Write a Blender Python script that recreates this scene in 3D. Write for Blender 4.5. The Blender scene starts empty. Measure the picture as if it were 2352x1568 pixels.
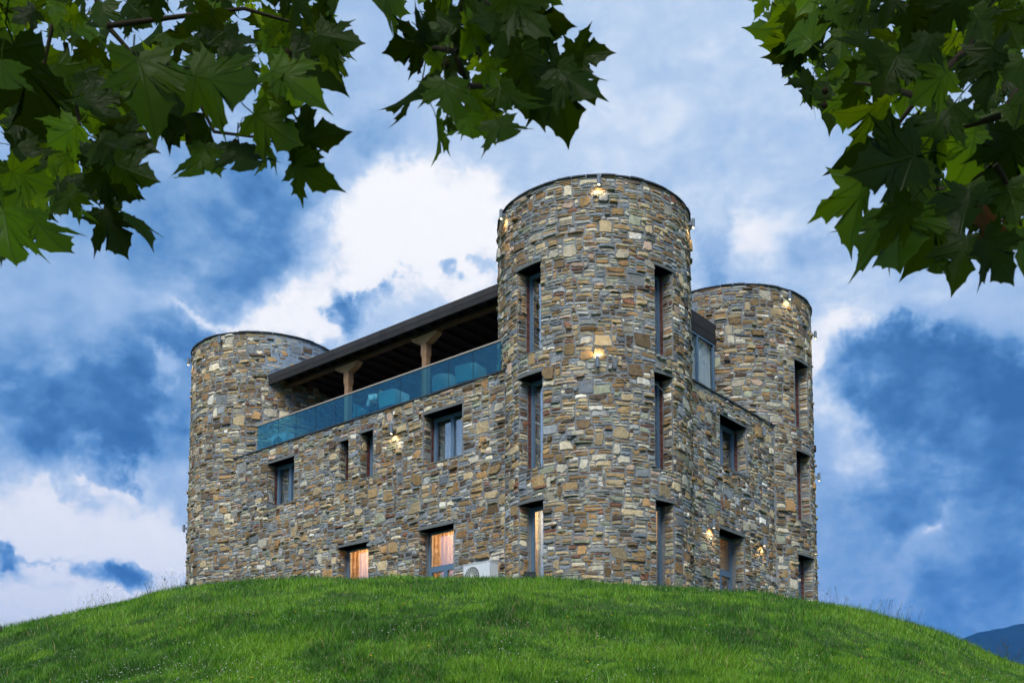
import bpy, math, random
import numpy as np
from mathutils import Vector, Matrix, Euler, noise as mnoise
rnd = random.Random(7)
nrng = np.random.default_rng(11)
PI = math.pi
scene = bpy.context.scene
COL = scene.collection

# ---------------------------------------------------------------- camera
F_PX, PITCH, YP = 2462.065, 0.0890, 1589.64      # measured in a 2352 px wide frame
cam_d = bpy.data.cameras.new('camera')
cam = bpy.data.objects.new('camera', cam_d); COL.objects.link(cam)
cam.location = (0, 0, 0)
cam.rotation_euler = (PI/2 + PITCH, 0, 0)
cam_d.sensor_width = 36; cam_d.lens = F_PX/2352*36
cam_d.shift_y = (YP-784)/2352
cam_d.clip_start = 0.05; cam_d.clip_end = 20000
cam_d.dof.use_dof = True; cam_d.dof.focus_distance = 28; cam_d.dof.aperture_fstop = 6.3
scene.camera = cam

def ray(x, y):
    u = (x-1176)/F_PX; v = -(y-YP)/F_PX
    return Vector((u, math.cos(PITCH)-v*math.sin(PITCH), math.sin(PITCH)+v*math.cos(PITCH)))

# ---------------------------------------------------------------- world
SUN_AZ, SUN_EL = math.radians(-168), math.radians(44)     # azimuth from +Y towards +X
world = bpy.data.worlds.new('World'); scene.world = world; world.use_nodes = True
nt = world.node_tree; nt.nodes.clear()
def N(t, **kw):
    n = nt.nodes.new(t)
    for k, v in kw.items(): setattr(n, k, v)
    return n
def L(a, b): nt.links.new(a, b)
def math_n(op, a, b=None, c=None, clamp=False):
    n = N('ShaderNodeMath', operation=op); n.use_clamp = clamp
    for i, s in enumerate((a, b, c)):
        if s is None: continue
        if isinstance(s, (int, float)): n.inputs[i].default_value = s
        else: L(s, n.inputs[i])
    return n.outputs[0]
def vmath(op, a, b=None):
    n = N('ShaderNodeVectorMath', operation=op)
    for i, s in enumerate((a, b)):
        if s is None: continue
        if isinstance(s, (tuple, list)): n.inputs[i].default_value = s
        else: L(s, n.inputs[i])
    return n
tc = N('ShaderNodeTexCoord'); dirv = tc.outputs['Generated']
sep = N('ShaderNodeSeparateXYZ'); L(dirv, sep.inputs[0])
az = math_n('ARCTAN2', sep.outputs[0], sep.outputs[1])
el = math_n('ARCSINE', sep.outputs[2])
comb = N('ShaderNodeCombineXYZ'); L(az, comb.inputs[0]); L(el, comb.inputs[1])
n1 = N('ShaderNodeTexNoise'); n1.inputs['Scale'].default_value = 5.5; n1.inputs['Detail'].default_value = 7; n1.inputs['Roughness'].default_value = 0.62
L(dirv, n1.inputs['Vector'])
w1 = vmath('SUBTRACT', n1.outputs['Color'], (0.5, 0.5, 0.5))
w1s = vmath('MULTIPLY', w1.outputs[0], (0.30, 0.24, 0.0))
pos = vmath('ADD', comb.outputs[0], w1s.outputs[0]).outputs[0]
n2 = N('ShaderNodeTexNoise'); n2.inputs['Scale'].default_value = 9; n2.inputs['Detail'].default_value = 9; n2.inputs['Roughness'].default_value = 0.64; n2.inputs['Distortion'].default_value = 0.35
mp = N('ShaderNodeMapping'); mp.inputs['Scale'].default_value = (1, 1, 1.5); L(dirv, mp.inputs[0]); L(mp.outputs[0], n2.inputs['Vector'])
n4 = N('ShaderNodeTexNoise'); n4.inputs['Scale'].default_value = 34; n4.inputs['Detail'].default_value = 5; n4.inputs['Roughness'].default_value = 0.6; L(mp.outputs[0], n4.inputs['Vector'])
n3 = N('ShaderNodeTexNoise'); n3.inputs['Scale'].default_value = 3.2; n3.inputs['Detail'].default_value = 4; L(dirv, n3.inputs['Vector'])
# cloud banks: photo x, y of the bank's middle, half widths, weight (+ bright, - deep blue)
BANKS = [
 (330, 480, 330, 150, -0.20), (620, 430, 170, 90, -0.26), (560, 590, 130, 95, -0.24), (750, 230, 300, 120, -0.12), (420, 640, 120, 70, -0.16), (870, 330, 110, 50, -0.16),
 (170, 985, 200, 95, -0.46), (330, 1050, 110, 60, -0.36), (400, 830, 80, 65, -0.50), (40, 900, 150, 110, -0.34), (90, 760, 150, 70, -0.14), (250, 780, 80, 50, 0.08),
 (800, 530, 160, 70, 0.42), (950, 470, 190, 80, 0.40), (650, 690, 110, 55, 0.46), (560, 745, 70, 30, 0.30), (900, 615, 150, 80, 0.52), (1060, 660, 130, 70, 0.34), (700, 640, 130, 70, 0.22), (1050, 540, 120, 80, 0.36), (430, 745, 90, 20, 0.34), (375, 915, 36, 50, 0.34), (720, 760, 60, 30, 0.30),
 (815, 700, 46, 36, -0.80), (790, 745, 34, 20, -0.45), (978, 655, 44, 28, -0.78), (1075, 625, 46, 26, -0.55), (1090, 480, 90, 60, -0.10),
 (150, 1270, 330, 75, 0.80), (255, 1110, 70, 30, 0.44), (100, 1420, 280, 60, 0.60), (40, 1150, 70, 30, 0.2), (330, 1200, 120, 50, 0.2),
 (272, 1315, 78, 42, -1.55), (4, 1302, 42, 24, -1.1), (100, 1302, 44, 10, -0.40), (60, 1345, 60, 14, -0.12),
 (1600, 260, 520, 360, 0.10), (1800, 600, 230, 170, 0.13), (1640, 500, 40, 60, -0.26), (1660, 590, 55, 50, -0.28), (1900, 560, 46, 40, -0.26), (1990, 760, 120, 90, 0.20), (1900, 880, 80, 90, 0.30), (1960, 985, 60, 50, 0.36), (1740, 470, 80, 60, 0.06),
 (2210, 920, 210, 90, -0.60), (2090, 835, 70, 32, -0.40), (2330, 870, 120, 50, -0.34), (2400, 1090, 240, 170, -0.44), (2030, 1090, 120, 60, -0.28), (1970, 1230, 120, 140, -0.20), (2020, 885, 60, 30, -0.30),
 (2150, 1140, 40, 18, 0.40), (2070, 1180, 90, 40, 0.20), (2140, 1230, 120, 40, 0.12), (2260, 1330, 230, 80, -0.36), (2060, 1420, 200, 60, -0.12),
]
acc = None
for (x, y, sx, sy, wgt) in BANKS:
    d = ray(x, y)
    a0 = math.atan2(d.x, d.y); e0 = math.atan2(d.z, math.hypot(d.x, d.y))
    v = vmath('SUBTRACT', pos, (a0, e0, 0)).outputs[0]
    v = vmath('MULTIPLY', v, (F_PX/sx, F_PX/sy*1.12, 0)).outputs[0]
    q = vmath('DOT_PRODUCT', v, v).outputs['Value']
    g = math_n('POWER', 0.45, q)
    acc = math_n('MULTIPLY', g, wgt) if acc is None else math_n('MULTIPLY_ADD', g, wgt, acc)
amp = math_n('MULTIPLY_ADD', math_n('ABSOLUTE', acc), 3.2, 0.22)
amp = math_n('MINIMUM', amp, 1.5)
nz = math_n('MULTIPLY', math_n('SUBTRACT', n2.outputs[0], 0.5), amp)
nf = math_n('MULTIPLY', math_n('SUBTRACT', n4.outputs[0], 0.5), math_n('MULTIPLY', amp, 0.55))
base = math_n('MULTIPLY_ADD', n3.outputs[0], 0.22, 0.60-0.11)
val = math_n('ADD', math_n('ADD', math_n('ADD', base, nz), nf), acc)
val = math_n('MULTIPLY_ADD', val, 0.8, 0.2)
ramp = N('ShaderNodeValToRGB'); L(val, ramp.inputs[0])
er = ramp.color_ramp; er.interpolation = 'LINEAR'
stops = [(0.0, (0.032, 0.118, 0.295)), (0.2, (0.058, 0.172, 0.385)), (0.36, (0.112, 0.270, 0.53)), (0.52, (0.235, 0.415, 0.67)), (0.66, (0.42, 0.585, 0.82)), (0.78, (0.66, 0.785, 0.93)), (0.90, (1.02, 1.02, 1.02)), (1.0, (1.16, 1.13, 1.08))]
er.elements[0].position = 0; er.elements[0].color = (*stops[0][1], 1)
er.elements[1].position = 1; er.elements[1].color = (*stops[-1][1], 1)
for p_, c_ in stops[1:-1]:
    e_ = er.elements.new(p_); e_.color = (*c_, 1)
sky = N('ShaderNodeTexSky', sky_type='NISHITA'); sky.sun_disc = False
sky.sun_elevation = SUN_EL; sky.sun_rotation = SUN_AZ
skys = N('ShaderNodeMix', data_type='RGBA', blend_type='MULTIPLY'); skys.inputs[0].default_value = 1
L(sky.outputs[0], skys.inputs[6]); skys.inputs[7].default_value = (0.08, 0.08, 0.08, 1)
mixs = N('ShaderNodeMix', data_type='RGBA'); mixs.inputs[0].default_value = 0.90
L(skys.outputs[2], mixs.inputs[6]); L(ramp.outputs[0], mixs.inputs[7])
bg = N('ShaderNodeBackground'); L(mixs.outputs[2], bg.inputs[0]); bg.inputs[1].default_value = 0.48
world.cycles.sampling_method = 'MANUAL'; world.cycles.sample_map_resolution = 256
wo = N('ShaderNodeOutputWorld'); L(bg.outputs[0], wo.inputs[0])

# ---------------------------------------------------------------- sun, exposure
sun_d = bpy.data.lights.new('sun', 'SUN'); sun_d.energy = 1.5; sun_d.angle = math.radians(30); sun_d.color = (1.0, 0.95, 0.88)
sun = bpy.data.objects.new('sun', sun_d); COL.objects.link(sun)
sdir = Vector((math.sin(SUN_AZ)*math.cos(SUN_EL), math.cos(SUN_AZ)*math.cos(SUN_EL), math.sin(SUN_EL)))
sun.rotation_euler = sdir.to_track_quat('Z', 'Y').to_euler(); sun.location = sdir*30
scene.view_settings.view_transform = 'Standard'; scene.view_settings.look = 'None'
scene.view_settings.exposure = 1.22; scene.view_settings.gamma = 1.0; scene.view_settings.use_curve_mapping = False
scene.render.engine = 'CYCLES'
cy = scene.cycles
cy.use_denoising = True
cy.use_adaptive_sampling = True; cy.adaptive_threshold = 0.03
cy.max_bounces = 5; cy.diffuse_bounces = 2; cy.glossy_bounces = 3; cy.transmission_bounces = 5; cy.transparent_max_bounces = 12
cy.volume_bounces = 0; cy.caustics_reflective = False; cy.caustics_refractive = False
cy.sample_clamp_indirect = 2.0

# ---------------------------------------------------------------- helpers
def tag(o, label=None, cat=None, group=None, kind=None):
    for k, v in (('label', label), ('category', cat), ('group', group), ('kind', kind)):
        if v: o[k] = v
    return o
class MB:
    def __init__(s): s.v = []; s.f = []; s.c = []; s.m = []
    def add(s, verts, faces, col=None, mi=0):
        o = len(s.v); s.v += [tuple(q) for q in verts]
        s.f += [tuple(i+o for i in f) for f in faces]
        s.m += [mi]*len(faces)
        if col is not None: s.c += [col]*len(verts) if not isinstance(col, list) else col
        else: s.c += [(1, 1, 1)]*len(verts)
    def build(s, name, mats, parent=None, smooth=False, origin=None, loc_of=None):
        me = bpy.data.meshes.new(name)
        vv = s.v
        if origin is not None: vv = [(a-origin[0], b-origin[1], c-origin[2]) for a, b, c in vv]
        me.from_pydata(vv, [], s.f)
        if not isinstance(mats, (list, tuple)): mats = [mats]
        for m in mats: me.materials.append(m)
        if any(s.m): me.polygons.foreach_set('material_index', s.m)
        at = me.color_attributes.new('tint', 'FLOAT_COLOR', 'POINT')
        arr = np.ones((len(s.v), 4), np.float32); arr[:, :3] = np.array(s.c, np.float32).reshape(-1, 3); at.data.foreach_set('color', arr.ravel())
        if smooth: me.polygons.foreach_set('use_smooth', [True]*len(me.polygons))
        me.update()
        o = bpy.data.objects.new(name, me); COL.objects.link(o)
        if origin is not None: o.location = origin
        if parent is not None: adopt(o, parent)
        return o
WORLD_M = {}
def wm(o):
    m = o.matrix_basis.copy()
    if o.parent: m = wm(o.parent) @ o.matrix_parent_inverse @ m
    return m
def adopt(o, parent):
    o.parent = parent; o.matrix_parent_inverse = wm(parent).inverted()
def empty(name, loc):
    o = bpy.data.objects.new(name, None); o.empty_display_size = 0.2; COL.objects.link(o); o.location = loc; return o
BOXF = [(0,1,2,3),(7,6,5,4),(0,4,5,1),(1,5,6,2),(2,6,7,3),(3,7,4,0)]
def pbox(mb, P, u0, u1, v0, v1, d0, d1, nu=1, col=None, mi=0):
    """box in a patch's (u, v, outward depth) coordinates, nu segments along u"""
    for i in range(nu):
        a = u0+(u1-u0)*i/nu; b = u0+(u1-u0)*(i+1)/nu
        vs = [P(a,v0,d0),P(b,v0,d0),P(b,v1,d0),P(a,v1,d0),P(a,v0,d1),P(b,v0,d1),P(b,v1,d1),P(a,v1,d1)]
        fs = [BOXF[0], BOXF[1], BOXF[2], BOXF[4]]
        if i == 0: fs.append(BOXF[5])
        if i == nu-1: fs.append(BOXF[3])
        mb.add(vs, fs, col, mi)
def tube(mb, pts, radii, n=8, col=None, mi=0, cap=True):
    pts = [Vector(p) for p in pts]; rings = []
    up = Vector((0.13, 0.21, 0.97)).normalized()
    for i, p in enumerate(pts):
        t = (pts[min(i+1, len(pts)-1)]-pts[max(i-1, 0)]).normalized()
        a = t.cross(up)
        if a.length < 0.05: a = t.cross(Vector((1, 0, 0)))
        a.normalize(); b = t.cross(a)
        r = radii[i] if isinstance(radii, (list, tuple)) else radii
        rings.append([p+(a*math.cos(2*PI*k/n)+b*math.sin(2*PI*k/n))*r for k in range(n)])
    vs = [q for rg in rings for q in rg]; fs = []
    for i in range(len(rings)-1):
        for k in range(n): fs.append((i*n+k, i*n+(k+1)%n, (i+1)*n+(k+1)%n, (i+1)*n+k))
    if cap: fs += [tuple(range(n)), tuple(range((len(rings)-1)*n, len(rings)*n))]
    mb.add(vs, fs, col, mi)
def fbm(x, y, z=0.0, o=4): return mnoise.fractal(Vector((x, y, z)), 1.0, 2.0, o)

# ---------------------------------------------------------------- materials
def new_mat(name):
    m = bpy.data.materials.new(name); m.use_nodes = True; t = m.node_tree; t.nodes.clear()
    out = t.nodes.new('ShaderNodeOutputMaterial')
    return m, t, out
class G:
    """tiny node-graph writer"""
    def __init__(s, t): s.t = t
    def n(s, ty, ins=None, **kw):
        nd = s.t.nodes.new(ty)
        for k, v in kw.items(): setattr(nd, k, v)
        for k, v in (ins or {}).items():
            sk = nd.inputs[k]
            if hasattr(v, 'is_output') or isinstance(v, bpy.types.NodeSocket): s.t.links.new(v, sk)
            else: sk.default_value = v
        return nd
    def math(s, op, a, b=0.0, c=0.0, clamp=False):
        nd = s.n('ShaderNodeMath', {0: a, 1: b, 2: c}, operation=op); nd.use_clamp = clamp; return nd.outputs[0]
    def mix(s, f, a, b, blend='MIX'):
        nd = s.n('ShaderNodeMix', {0: f, 6: a, 7: b}, data_type='RGBA', blend_type=blend); return nd.outputs[2]
    def ramp(s, f, stops):
        nd = s.n('ShaderNodeValToRGB', {0: f}); cr = nd.color_ramp
        cr.elements[0].position = stops[0][0]; cr.elements[0].color = (*stops[0][1], 1)
        cr.elements[1].position = stops[-1][0]; cr.elements[1].color = (*stops[-1][1], 1)
        for p, c in stops[1:-1]:
            e = cr.elements.new(p); e.color = (*c, 1)
        return nd.outputs[0]
    def noise(s, vec, scale, detail=4, rough=0.55):
        return s.n('ShaderNodeTexNoise', {'Vector': vec, 'Scale': scale, 'Detail': detail, 'Roughness': rough}).outputs[0]
    def bump(s, h, strength, dist):
        return s.n('ShaderNodeBump', {'Height': h, 'Strength': strength, 'Distance': dist}).outputs[0]
def mat_tinted(name, rough=0.85, noise_scale=14, amp=0.35, bump=0.5, bdist=0.01, spec=0.25, stretch=(1, 1, 1), base=None, use_tint=True, metallic=0.0, stain=None, streak=0.0):
    m, t, out = new_mat(name); g = G(t)
    pos = g.n('ShaderNodeNewGeometry').outputs['Position']
    pos = g.n('ShaderNodeMapping', {0: pos, 3: stretch}).outputs[0]
    a = g.noise(pos, noise_scale, 5, 0.62); b = g.noise(pos, noise_scale*4.3, 3, 0.6)
    col = g.n('ShaderNodeAttribute', attribute_name='tint').outputs['Color'] if use_tint else None
    if base is not None:
        if col is None:
            col = g.n('ShaderNodeRGB').outputs[0]; col.default_value = (*base, 1)
        else: col = g.mix(1.0, col, (*base, 1), 'MULTIPLY')
    f = g.math('MULTIPLY_ADD', g.math('MULTIPLY_ADD', b, 0.5, g.math('MULTIPLY', a, 0.9)), amp*2, 1-amp*1.4)
    fc = g.n('ShaderNodeCombineXYZ', {0: f, 1: f, 2: f}).outputs[0]
    col = g.mix(1.0, col, fc, 'MULTIPLY')
    if stain:
        sm = g.ramp(g.noise(pos, noise_scale*0.55, 4, 0.6), [(0.52, (0, 0, 0)), (0.68, (1, 1, 1))])
        col = g.mix(g.math('MULTIPLY', sm, stain[1]), col, (*stain[0], 1), 'MULTIPLY')
    if streak:
        sp = g.n('ShaderNodeMapping', {0: g.n('ShaderNodeNewGeometry').outputs['Position'], 3: (2.2, 2.2, 0.28)}).outputs[0]
        k = g.math('MULTIPLY', g.noise(sp, 1.0, 5, 0.6), g.math('MULTIPLY_ADD', g.noise(g.n('ShaderNodeNewGeometry').outputs['Position'], 0.45, 3), 0.8, 0.6))
        sk = g.math('MULTIPLY_ADD', k, streak*2.2, 1-streak*1.1)
        col = g.mix(1.0, col, g.n('ShaderNodeCombineXYZ', {0: sk, 1: sk, 2: sk}).outputs[0], 'MULTIPLY')
    h = g.math('ADD', g.math('MULTIPLY', a, 1.0), g.math('MULTIPLY', b, 0.5))
    bs = g.n('ShaderNodeBsdfPrincipled', {'Base Color': col, 'Roughness': rough, 'Specular IOR Level': spec, 'Metallic': metallic, 'Normal': g.bump(h, bump, bdist)})
    t.links.new(bs.outputs[0], out.inputs[0]); return m
M = {}
M['stone'] = mat_tinted('fieldstone', 0.82, 12, 0.52, 0.9, 0.03, 0.22, stain=((0.75, 0.52, 0.32), 0.5), streak=0.4)
M['mortar'] = mat_tinted('mortar', 0.95, 9, 0.30, 0.9, 0.02, 0.1, streak=0.45)
M['brick'] = mat_tinted('red_brick', 0.9, 20, 0.3, 0.5, 0.006, 0.15)
M['concrete'] = mat_tinted('concrete', 0.93, 6, 0.25, 0.5, 0.01, 0.12, base=(0.17, 0.18, 0.175))
M['slate'] = mat_tinted('slate_coping', 0.7, 8, 0.3, 0.5, 0.006, 0.3, base=(0.05, 0.058, 0.07))
M['dark_wood'] = mat_tinted('dark_weathered_wood', 0.75, 5, 0.62, 0.8, 0.01, 0.3, stretch=(0.5, 0.5, 9), streak=0.5)
M['brown_wood'] = mat_tinted('brown_wood', 0.7, 9, 0.45, 0.5, 0.006, 0.25, stretch=(1, 1, 0.35))
M['plaster'] = mat_tinted('interior_plaster', 0.9, 3, 0.1, 0.1, 0.003, 0.1)
M['metal_frame'] = mat_tinted('blue_grey_aluminium', 0.42, 30, 0.08, 0.05, 0.001, 0.5, base=(0.115, 0.20, 0.30))
M['lamp_metal'] = mat_tinted('grey_lamp_metal', 0.45, 40, 0.1, 0.1, 0.001, 0.5, base=(0.15, 0.19, 0.24))
M['white_plastic'] = mat_tinted('white_plastic', 0.5, 12, 0.07, 0.05, 0.001, 0.4)
M['black_plastic'] = mat_tinted('black_plastic', 0.5, 12, 0.1, 0.1, 0.001, 0.4, base=(0.012, 0.013, 0.015))
M['cloth'] = mat_tinted('cloth', 0.95, 16, 0.18, 0.5, 0.01, 0.1)
M['skin'] = mat_tinted('skin', 0.6, 20, 0.1, 0.1, 0.002, 0.3, base=(0.45, 0.26, 0.18), use_tint=False)
M['white_shirt'] = mat_tinted('white_shirt', 0.9, 16, 0.15, 0.5, 0.01, 0.1, base=(0.8, 0.8, 0.8), use_tint=False)
M['dark_trousers'] = mat_tinted('dark_trousers', 0.9, 16, 0.15, 0.5, 0.01, 0.1, base=(0.05, 0.06, 0.09), use_tint=False)
M['dark_hair'] = mat_tinted('dark_hair', 0.8, 40, 0.3, 0.6, 0.01, 0.2, base=(0.06, 0.05, 0.04), use_tint=False)
M['cable'] = mat_tinted('pale_cable', 0.6, 30, 0.1, 0.05, 0.001, 0.3, base=(0.5, 0.5, 0.5))
def glass_mat(name, tint, refl, fac):
    m, t, out = new_mat(name); g = G(t)
    tr = g.n('ShaderNodeBsdfTransparent', {0: (*tint, 1)})
    gl = g.n('ShaderNodeBsdfGlossy', {'Color': (*refl, 1), 'Roughness': 0.015})
    fr = g.math('POWER', g.n('ShaderNodeLayerWeight', {0: 0.5}).outputs['Facing'], 4.0)
    f = g.math('MULTIPLY_ADD', fr, 0.8, fac, clamp=True)
    ms = g.n('ShaderNodeMixShader', {0: f, 1: tr.outputs[0], 2: gl.outputs[0]})
    t.links.new(ms.outputs[0], out.inputs[0]); return m
M['glass'] = glass_mat('window_glass', (0.84, 0.9, 0.92), (0.95, 0.98, 1.0), 0.28)
M['coated_glass'] = glass_mat('coated_glass', (0.84, 0.9, 0.92), (0.95, 0.98, 1.0), 0.48)
M['clear_glass'] = glass_mat('clear_glass', (0.9, 0.95, 0.97), (0.9, 0.95, 1.0), 0.03)
M['rail_glass'] = glass_mat('teal_railing_glass', (0.40, 0.74, 0.80), (0.34, 0.74, 0.92), 0.12)
def emit_mat(name, col, s):
    m, t, out = new_mat(name); g = G(t)
    e = g.n('ShaderNodeEmission', {0: (*col, 1), 1: s}); t.links.new(e.outputs[0], out.inputs[0]); return m
M['lamp_glow'] = emit_mat('lamp_glow', (1.0, 0.74, 0.36), 3.2)
def curtain_mat(name, col, trans):
    m, t, out = new_mat(name); g = G(t)
    a = g.n('ShaderNodeBsdfDiffuse', {0: (*col, 1)}); b = g.n('ShaderNodeBsdfTranslucent', {0: (*col, 1)})
    ms = g.n('ShaderNodeMixShader', {0: trans, 1: a.outputs[0], 2: b.outputs[0]}); t.links.new(ms.outputs[0], out.inputs[0]); return m
M['orange_curtain'] = curtain_mat('orange_curtain', (0.80, 0.47, 0.24), 0.6)
M['white_curtain'] = curtain_mat('white_curtain', (0.82, 0.86, 0.88), 0.25)

# ---------------------------------------------------------------- ground
ZPL = 4.55
U_T = np.array([-1.2, -0.9, -0.7, -0.4821, -0.3076, -0.1958, -0.0106, 0.1335, 0.2878, 0.3791, 0.4807, 0.7, 0.9, 1.2])
S_T = np.array([0.02, 0.06, 0.095, 0.1514, 0.1907, 0.1989, 0.2007, 0.1922, 0.1774, 0.1565, 0.1163, 0.04, 0.0, -0.02]) - 0.0035
DC = 24.3
def crest(u):
    s = 0
    for k in (-0.035, -0.0175, 0, 0.0175, 0.035): s = s+np.interp(u+k, U_T, S_T)
    return s/5
def hz(x, y):
    x = np.asarray(x, float); y = np.asarray(y, float)
    yy = np.maximum(y, 6.0); u = np.clip(x/yy, -1.2, 1.2)
    s = crest(u); zc = s*DC
    t = np.clip(y/DC, 0, 1)
    h00 = 2*t**3-3*t**2+1; h10 = t**3-2*t**2+t; h01 = -2*t**3+3*t**2; h11 = t**3-t**2
    near = h00*(-1.65)+h10*DC*0.045+h01*zc+h11*DC*s
    e = np.maximum(y-DC, 0)
    far = zc+s*1.1*(1-np.exp(-e/1.1))-0.12*np.maximum(y-50, 0)
    far = np.maximum(far, -14-0*y)
    z = np.where(y < DC, near, far)
    side = np.maximum(np.abs(x)-40, 0)
    z = np.maximum(z-0.02*side, -14)
    fade = np.clip((y-4)/8, 0, 1)*np.clip((60-y)/10, 0, 1)
    z = z+fade*(0.035*np.sin(x*1.3+0.6*y)*np.sin(y*0.9-0.4*x+1.0)+0.025*np.sin(x*2.9-y*1.7)+0.05*np.sin(x*0.55+2.0)*np.sin(y*0.5))*np.clip((DC+0.5-y)/3, 0.25, 1)
    return z
def grid_mesh(name, xs, ys, mat, zf):
    X, Y = np.meshgrid(xs, ys); Z = zf(X, Y)
    me = bpy.data.meshes.new(name); nx, ny = len(xs), len(ys)
    v = np.stack([X, Y, Z], -1).reshape(-1, 3)
    i = np.arange(nx*ny).reshape(ny, nx)
    f = np.stack([i[:-1, :-1], i[:-1, 1:], i[1:, 1:], i[1:, :-1]], -1).reshape(-1, 4)
    me.from_pydata(v.tolist(), [], f.tolist()); me.materials.append(mat)
    me.polygons.foreach_set('use_smooth', [True]*len(me.polygons))
    o = bpy.data.objects.new(name, me); COL.objects.link(o); return o
def ground_mat():
    m, t, out = new_mat('turf_soil'); g = G(t)
    pos = g.n('ShaderNodeNewGeometry').outputs['Position']
    a = g.noise(pos, 0.8, 5); b = g.noise(pos, 9, 4)
    c = g.ramp(a, [(0.3, (0.025, 0.060, 0.012)), (0.6, (0.045, 0.095, 0.018)), (0.8, (0.075, 0.085, 0.03))])
    c = g.mix(g.ramp(b, [(0.45, (0, 0, 0)), (0.75, (0.6, 0.6, 0.6))]), c, (0.06, 0.055, 0.03, 1))
    bs = g.n('ShaderNodeBsdfPrincipled', {'Base Color': c, 'Roughness': 0.95, 'Specular IOR Level': 0.1, 'Normal': g.bump(b, 0.8, 0.05)})
    t.links.new(bs.outputs[0], out.inputs[0]); return m
gx = np.concatenate([-np.geomspace(9000, 45, 16), np.linspace(-40, 40, 161), np.geomspace(45, 9000, 16)])
gy = np.concatenate([-np.geomspace(3000, 12, 10), np.linspace(-8, 60, 171), np.geomspace(64, 9000, 22)])
hill = tag(grid_mesh('hill', gx, gy, ground_mat(), hz), 'grassy rounded hill below the castle', kind='structure')

# ---------------------------------------------------------------- the castle: frame and patches
Rt = 2.6; H_TOP = 15.276; Z_BASE = 4.2
TH = 0.8734
C0 = Vector((2.2359, 28.2346, 0)); dL = Vector((-math.sin(TH), math.cos(TH), 0)); dR = Vector((math.cos(TH), math.sin(TH), 0))
PLOFF, PROFF = 2.2865, 2.1803
L1, L2 = 14.4204, 7.5988
def BW(a, b, z): return C0+dR*a+dL*b+Vector((0, 0, z))
T_C, T_L, T_R = C0, C0+dL*L1, C0+dR*L2
def cylP(T, R=Rt):
    return lambda u, v, d: Vector((T.x+(R+d)*math.sin(u/R), T.y-(R+d)*math.cos(u/R), v))
PL = lambda u, v, d: BW(-PLOFF-d, u, v)
PR = lambda u, v, d: BW(u, -PROFF-d, v)
CAP = 10.90
castle = empty('stone_castle', (C0.x-2, C0.y+4, Z_BASE))
tag(castle, 'rough stone castle house with round corner towers on the grassy hilltop', 'castle')

def deg(a): return math.radians(a)*Rt
FLOOR0 = 4.3
# openings: u0,u1,v0,v1, kind
OPEN_C = [(deg(-54), deg(-35.4), 11.0, 13.30, 'slit'), (deg(-52.6), deg(-34.5), 7.98, 10.42, 'slit_pale'), (deg(-52.4), deg(-34.2), FLOOR0, 7.13, 'slit_lit'),
          (deg(31.5), deg(46), 10.85, 13.16, 'slit'), (deg(30.6), deg(44.5), 7.90, 10.36, 'slit'), (deg(30.6), deg(44.5), FLOOR0, 7.10, 'slit_lit2')]
OPEN_R = [(deg(37.6), deg(56), 11.02, 13.15, 'slit'), (deg(37.2), deg(56), 8.12, 10.28, 'slit'), (deg(36.6), deg(58), FLOOR0, 7.05, 'slit')]
OPEN_L = []
OPEN_WL = [(9.91, 11.27, 8.94, 10.375, 'casement_dark'), (2.76, 4.22, 8.96, 10.385, 'casement'), (7.36, 7.79, 9.13, 10.37, 'slot'), (6.30, 6.86, 9.05, 10.43, 'slot'),
           (6.43, 7.80, FLOOR0, 7.13, 'french'), (3.06, 4.38, FLOOR0, 7.125, 'french')]
OPEN_WR = [(2.94, 4.50, 8.955, 10.385, 'casement_open'), (2.79, 4.22, FLOOR0, 7.125, 'french_r')]

STONE_COLS = [  # linear base colours and weights
 ((0.185, 0.200, 0.205), 9), ((0.245, 0.250, 0.235), 10), ((0.145, 0.165, 0.185), 7), ((0.325, 0.300, 0.230), 13), ((0.335, 0.265, 0.155), 16),
 ((0.240, 0.165, 0.080), 15), ((0.155, 0.108, 0.060), 11), ((0.27, 0.165, 0.075), 5), ((0.44, 0.39, 0.28), 6), ((0.54, 0.51, 0.43), 2.5),
 ((0.10, 0.075, 0.054), 6), ((0.165, 0.080, 0.050), 2.5), ((0.225, 0.235, 0.165), 8), ((0.36, 0.265, 0.195), 5)]
SC_C = [c for c, w in STONE_COLS]; SC_W = [w for c, w in STONE_COLS]
ALL_STONES = []        # (score, host index, verts, faces, cols)
HOSTS = []; HOST_OPEN = []

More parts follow.
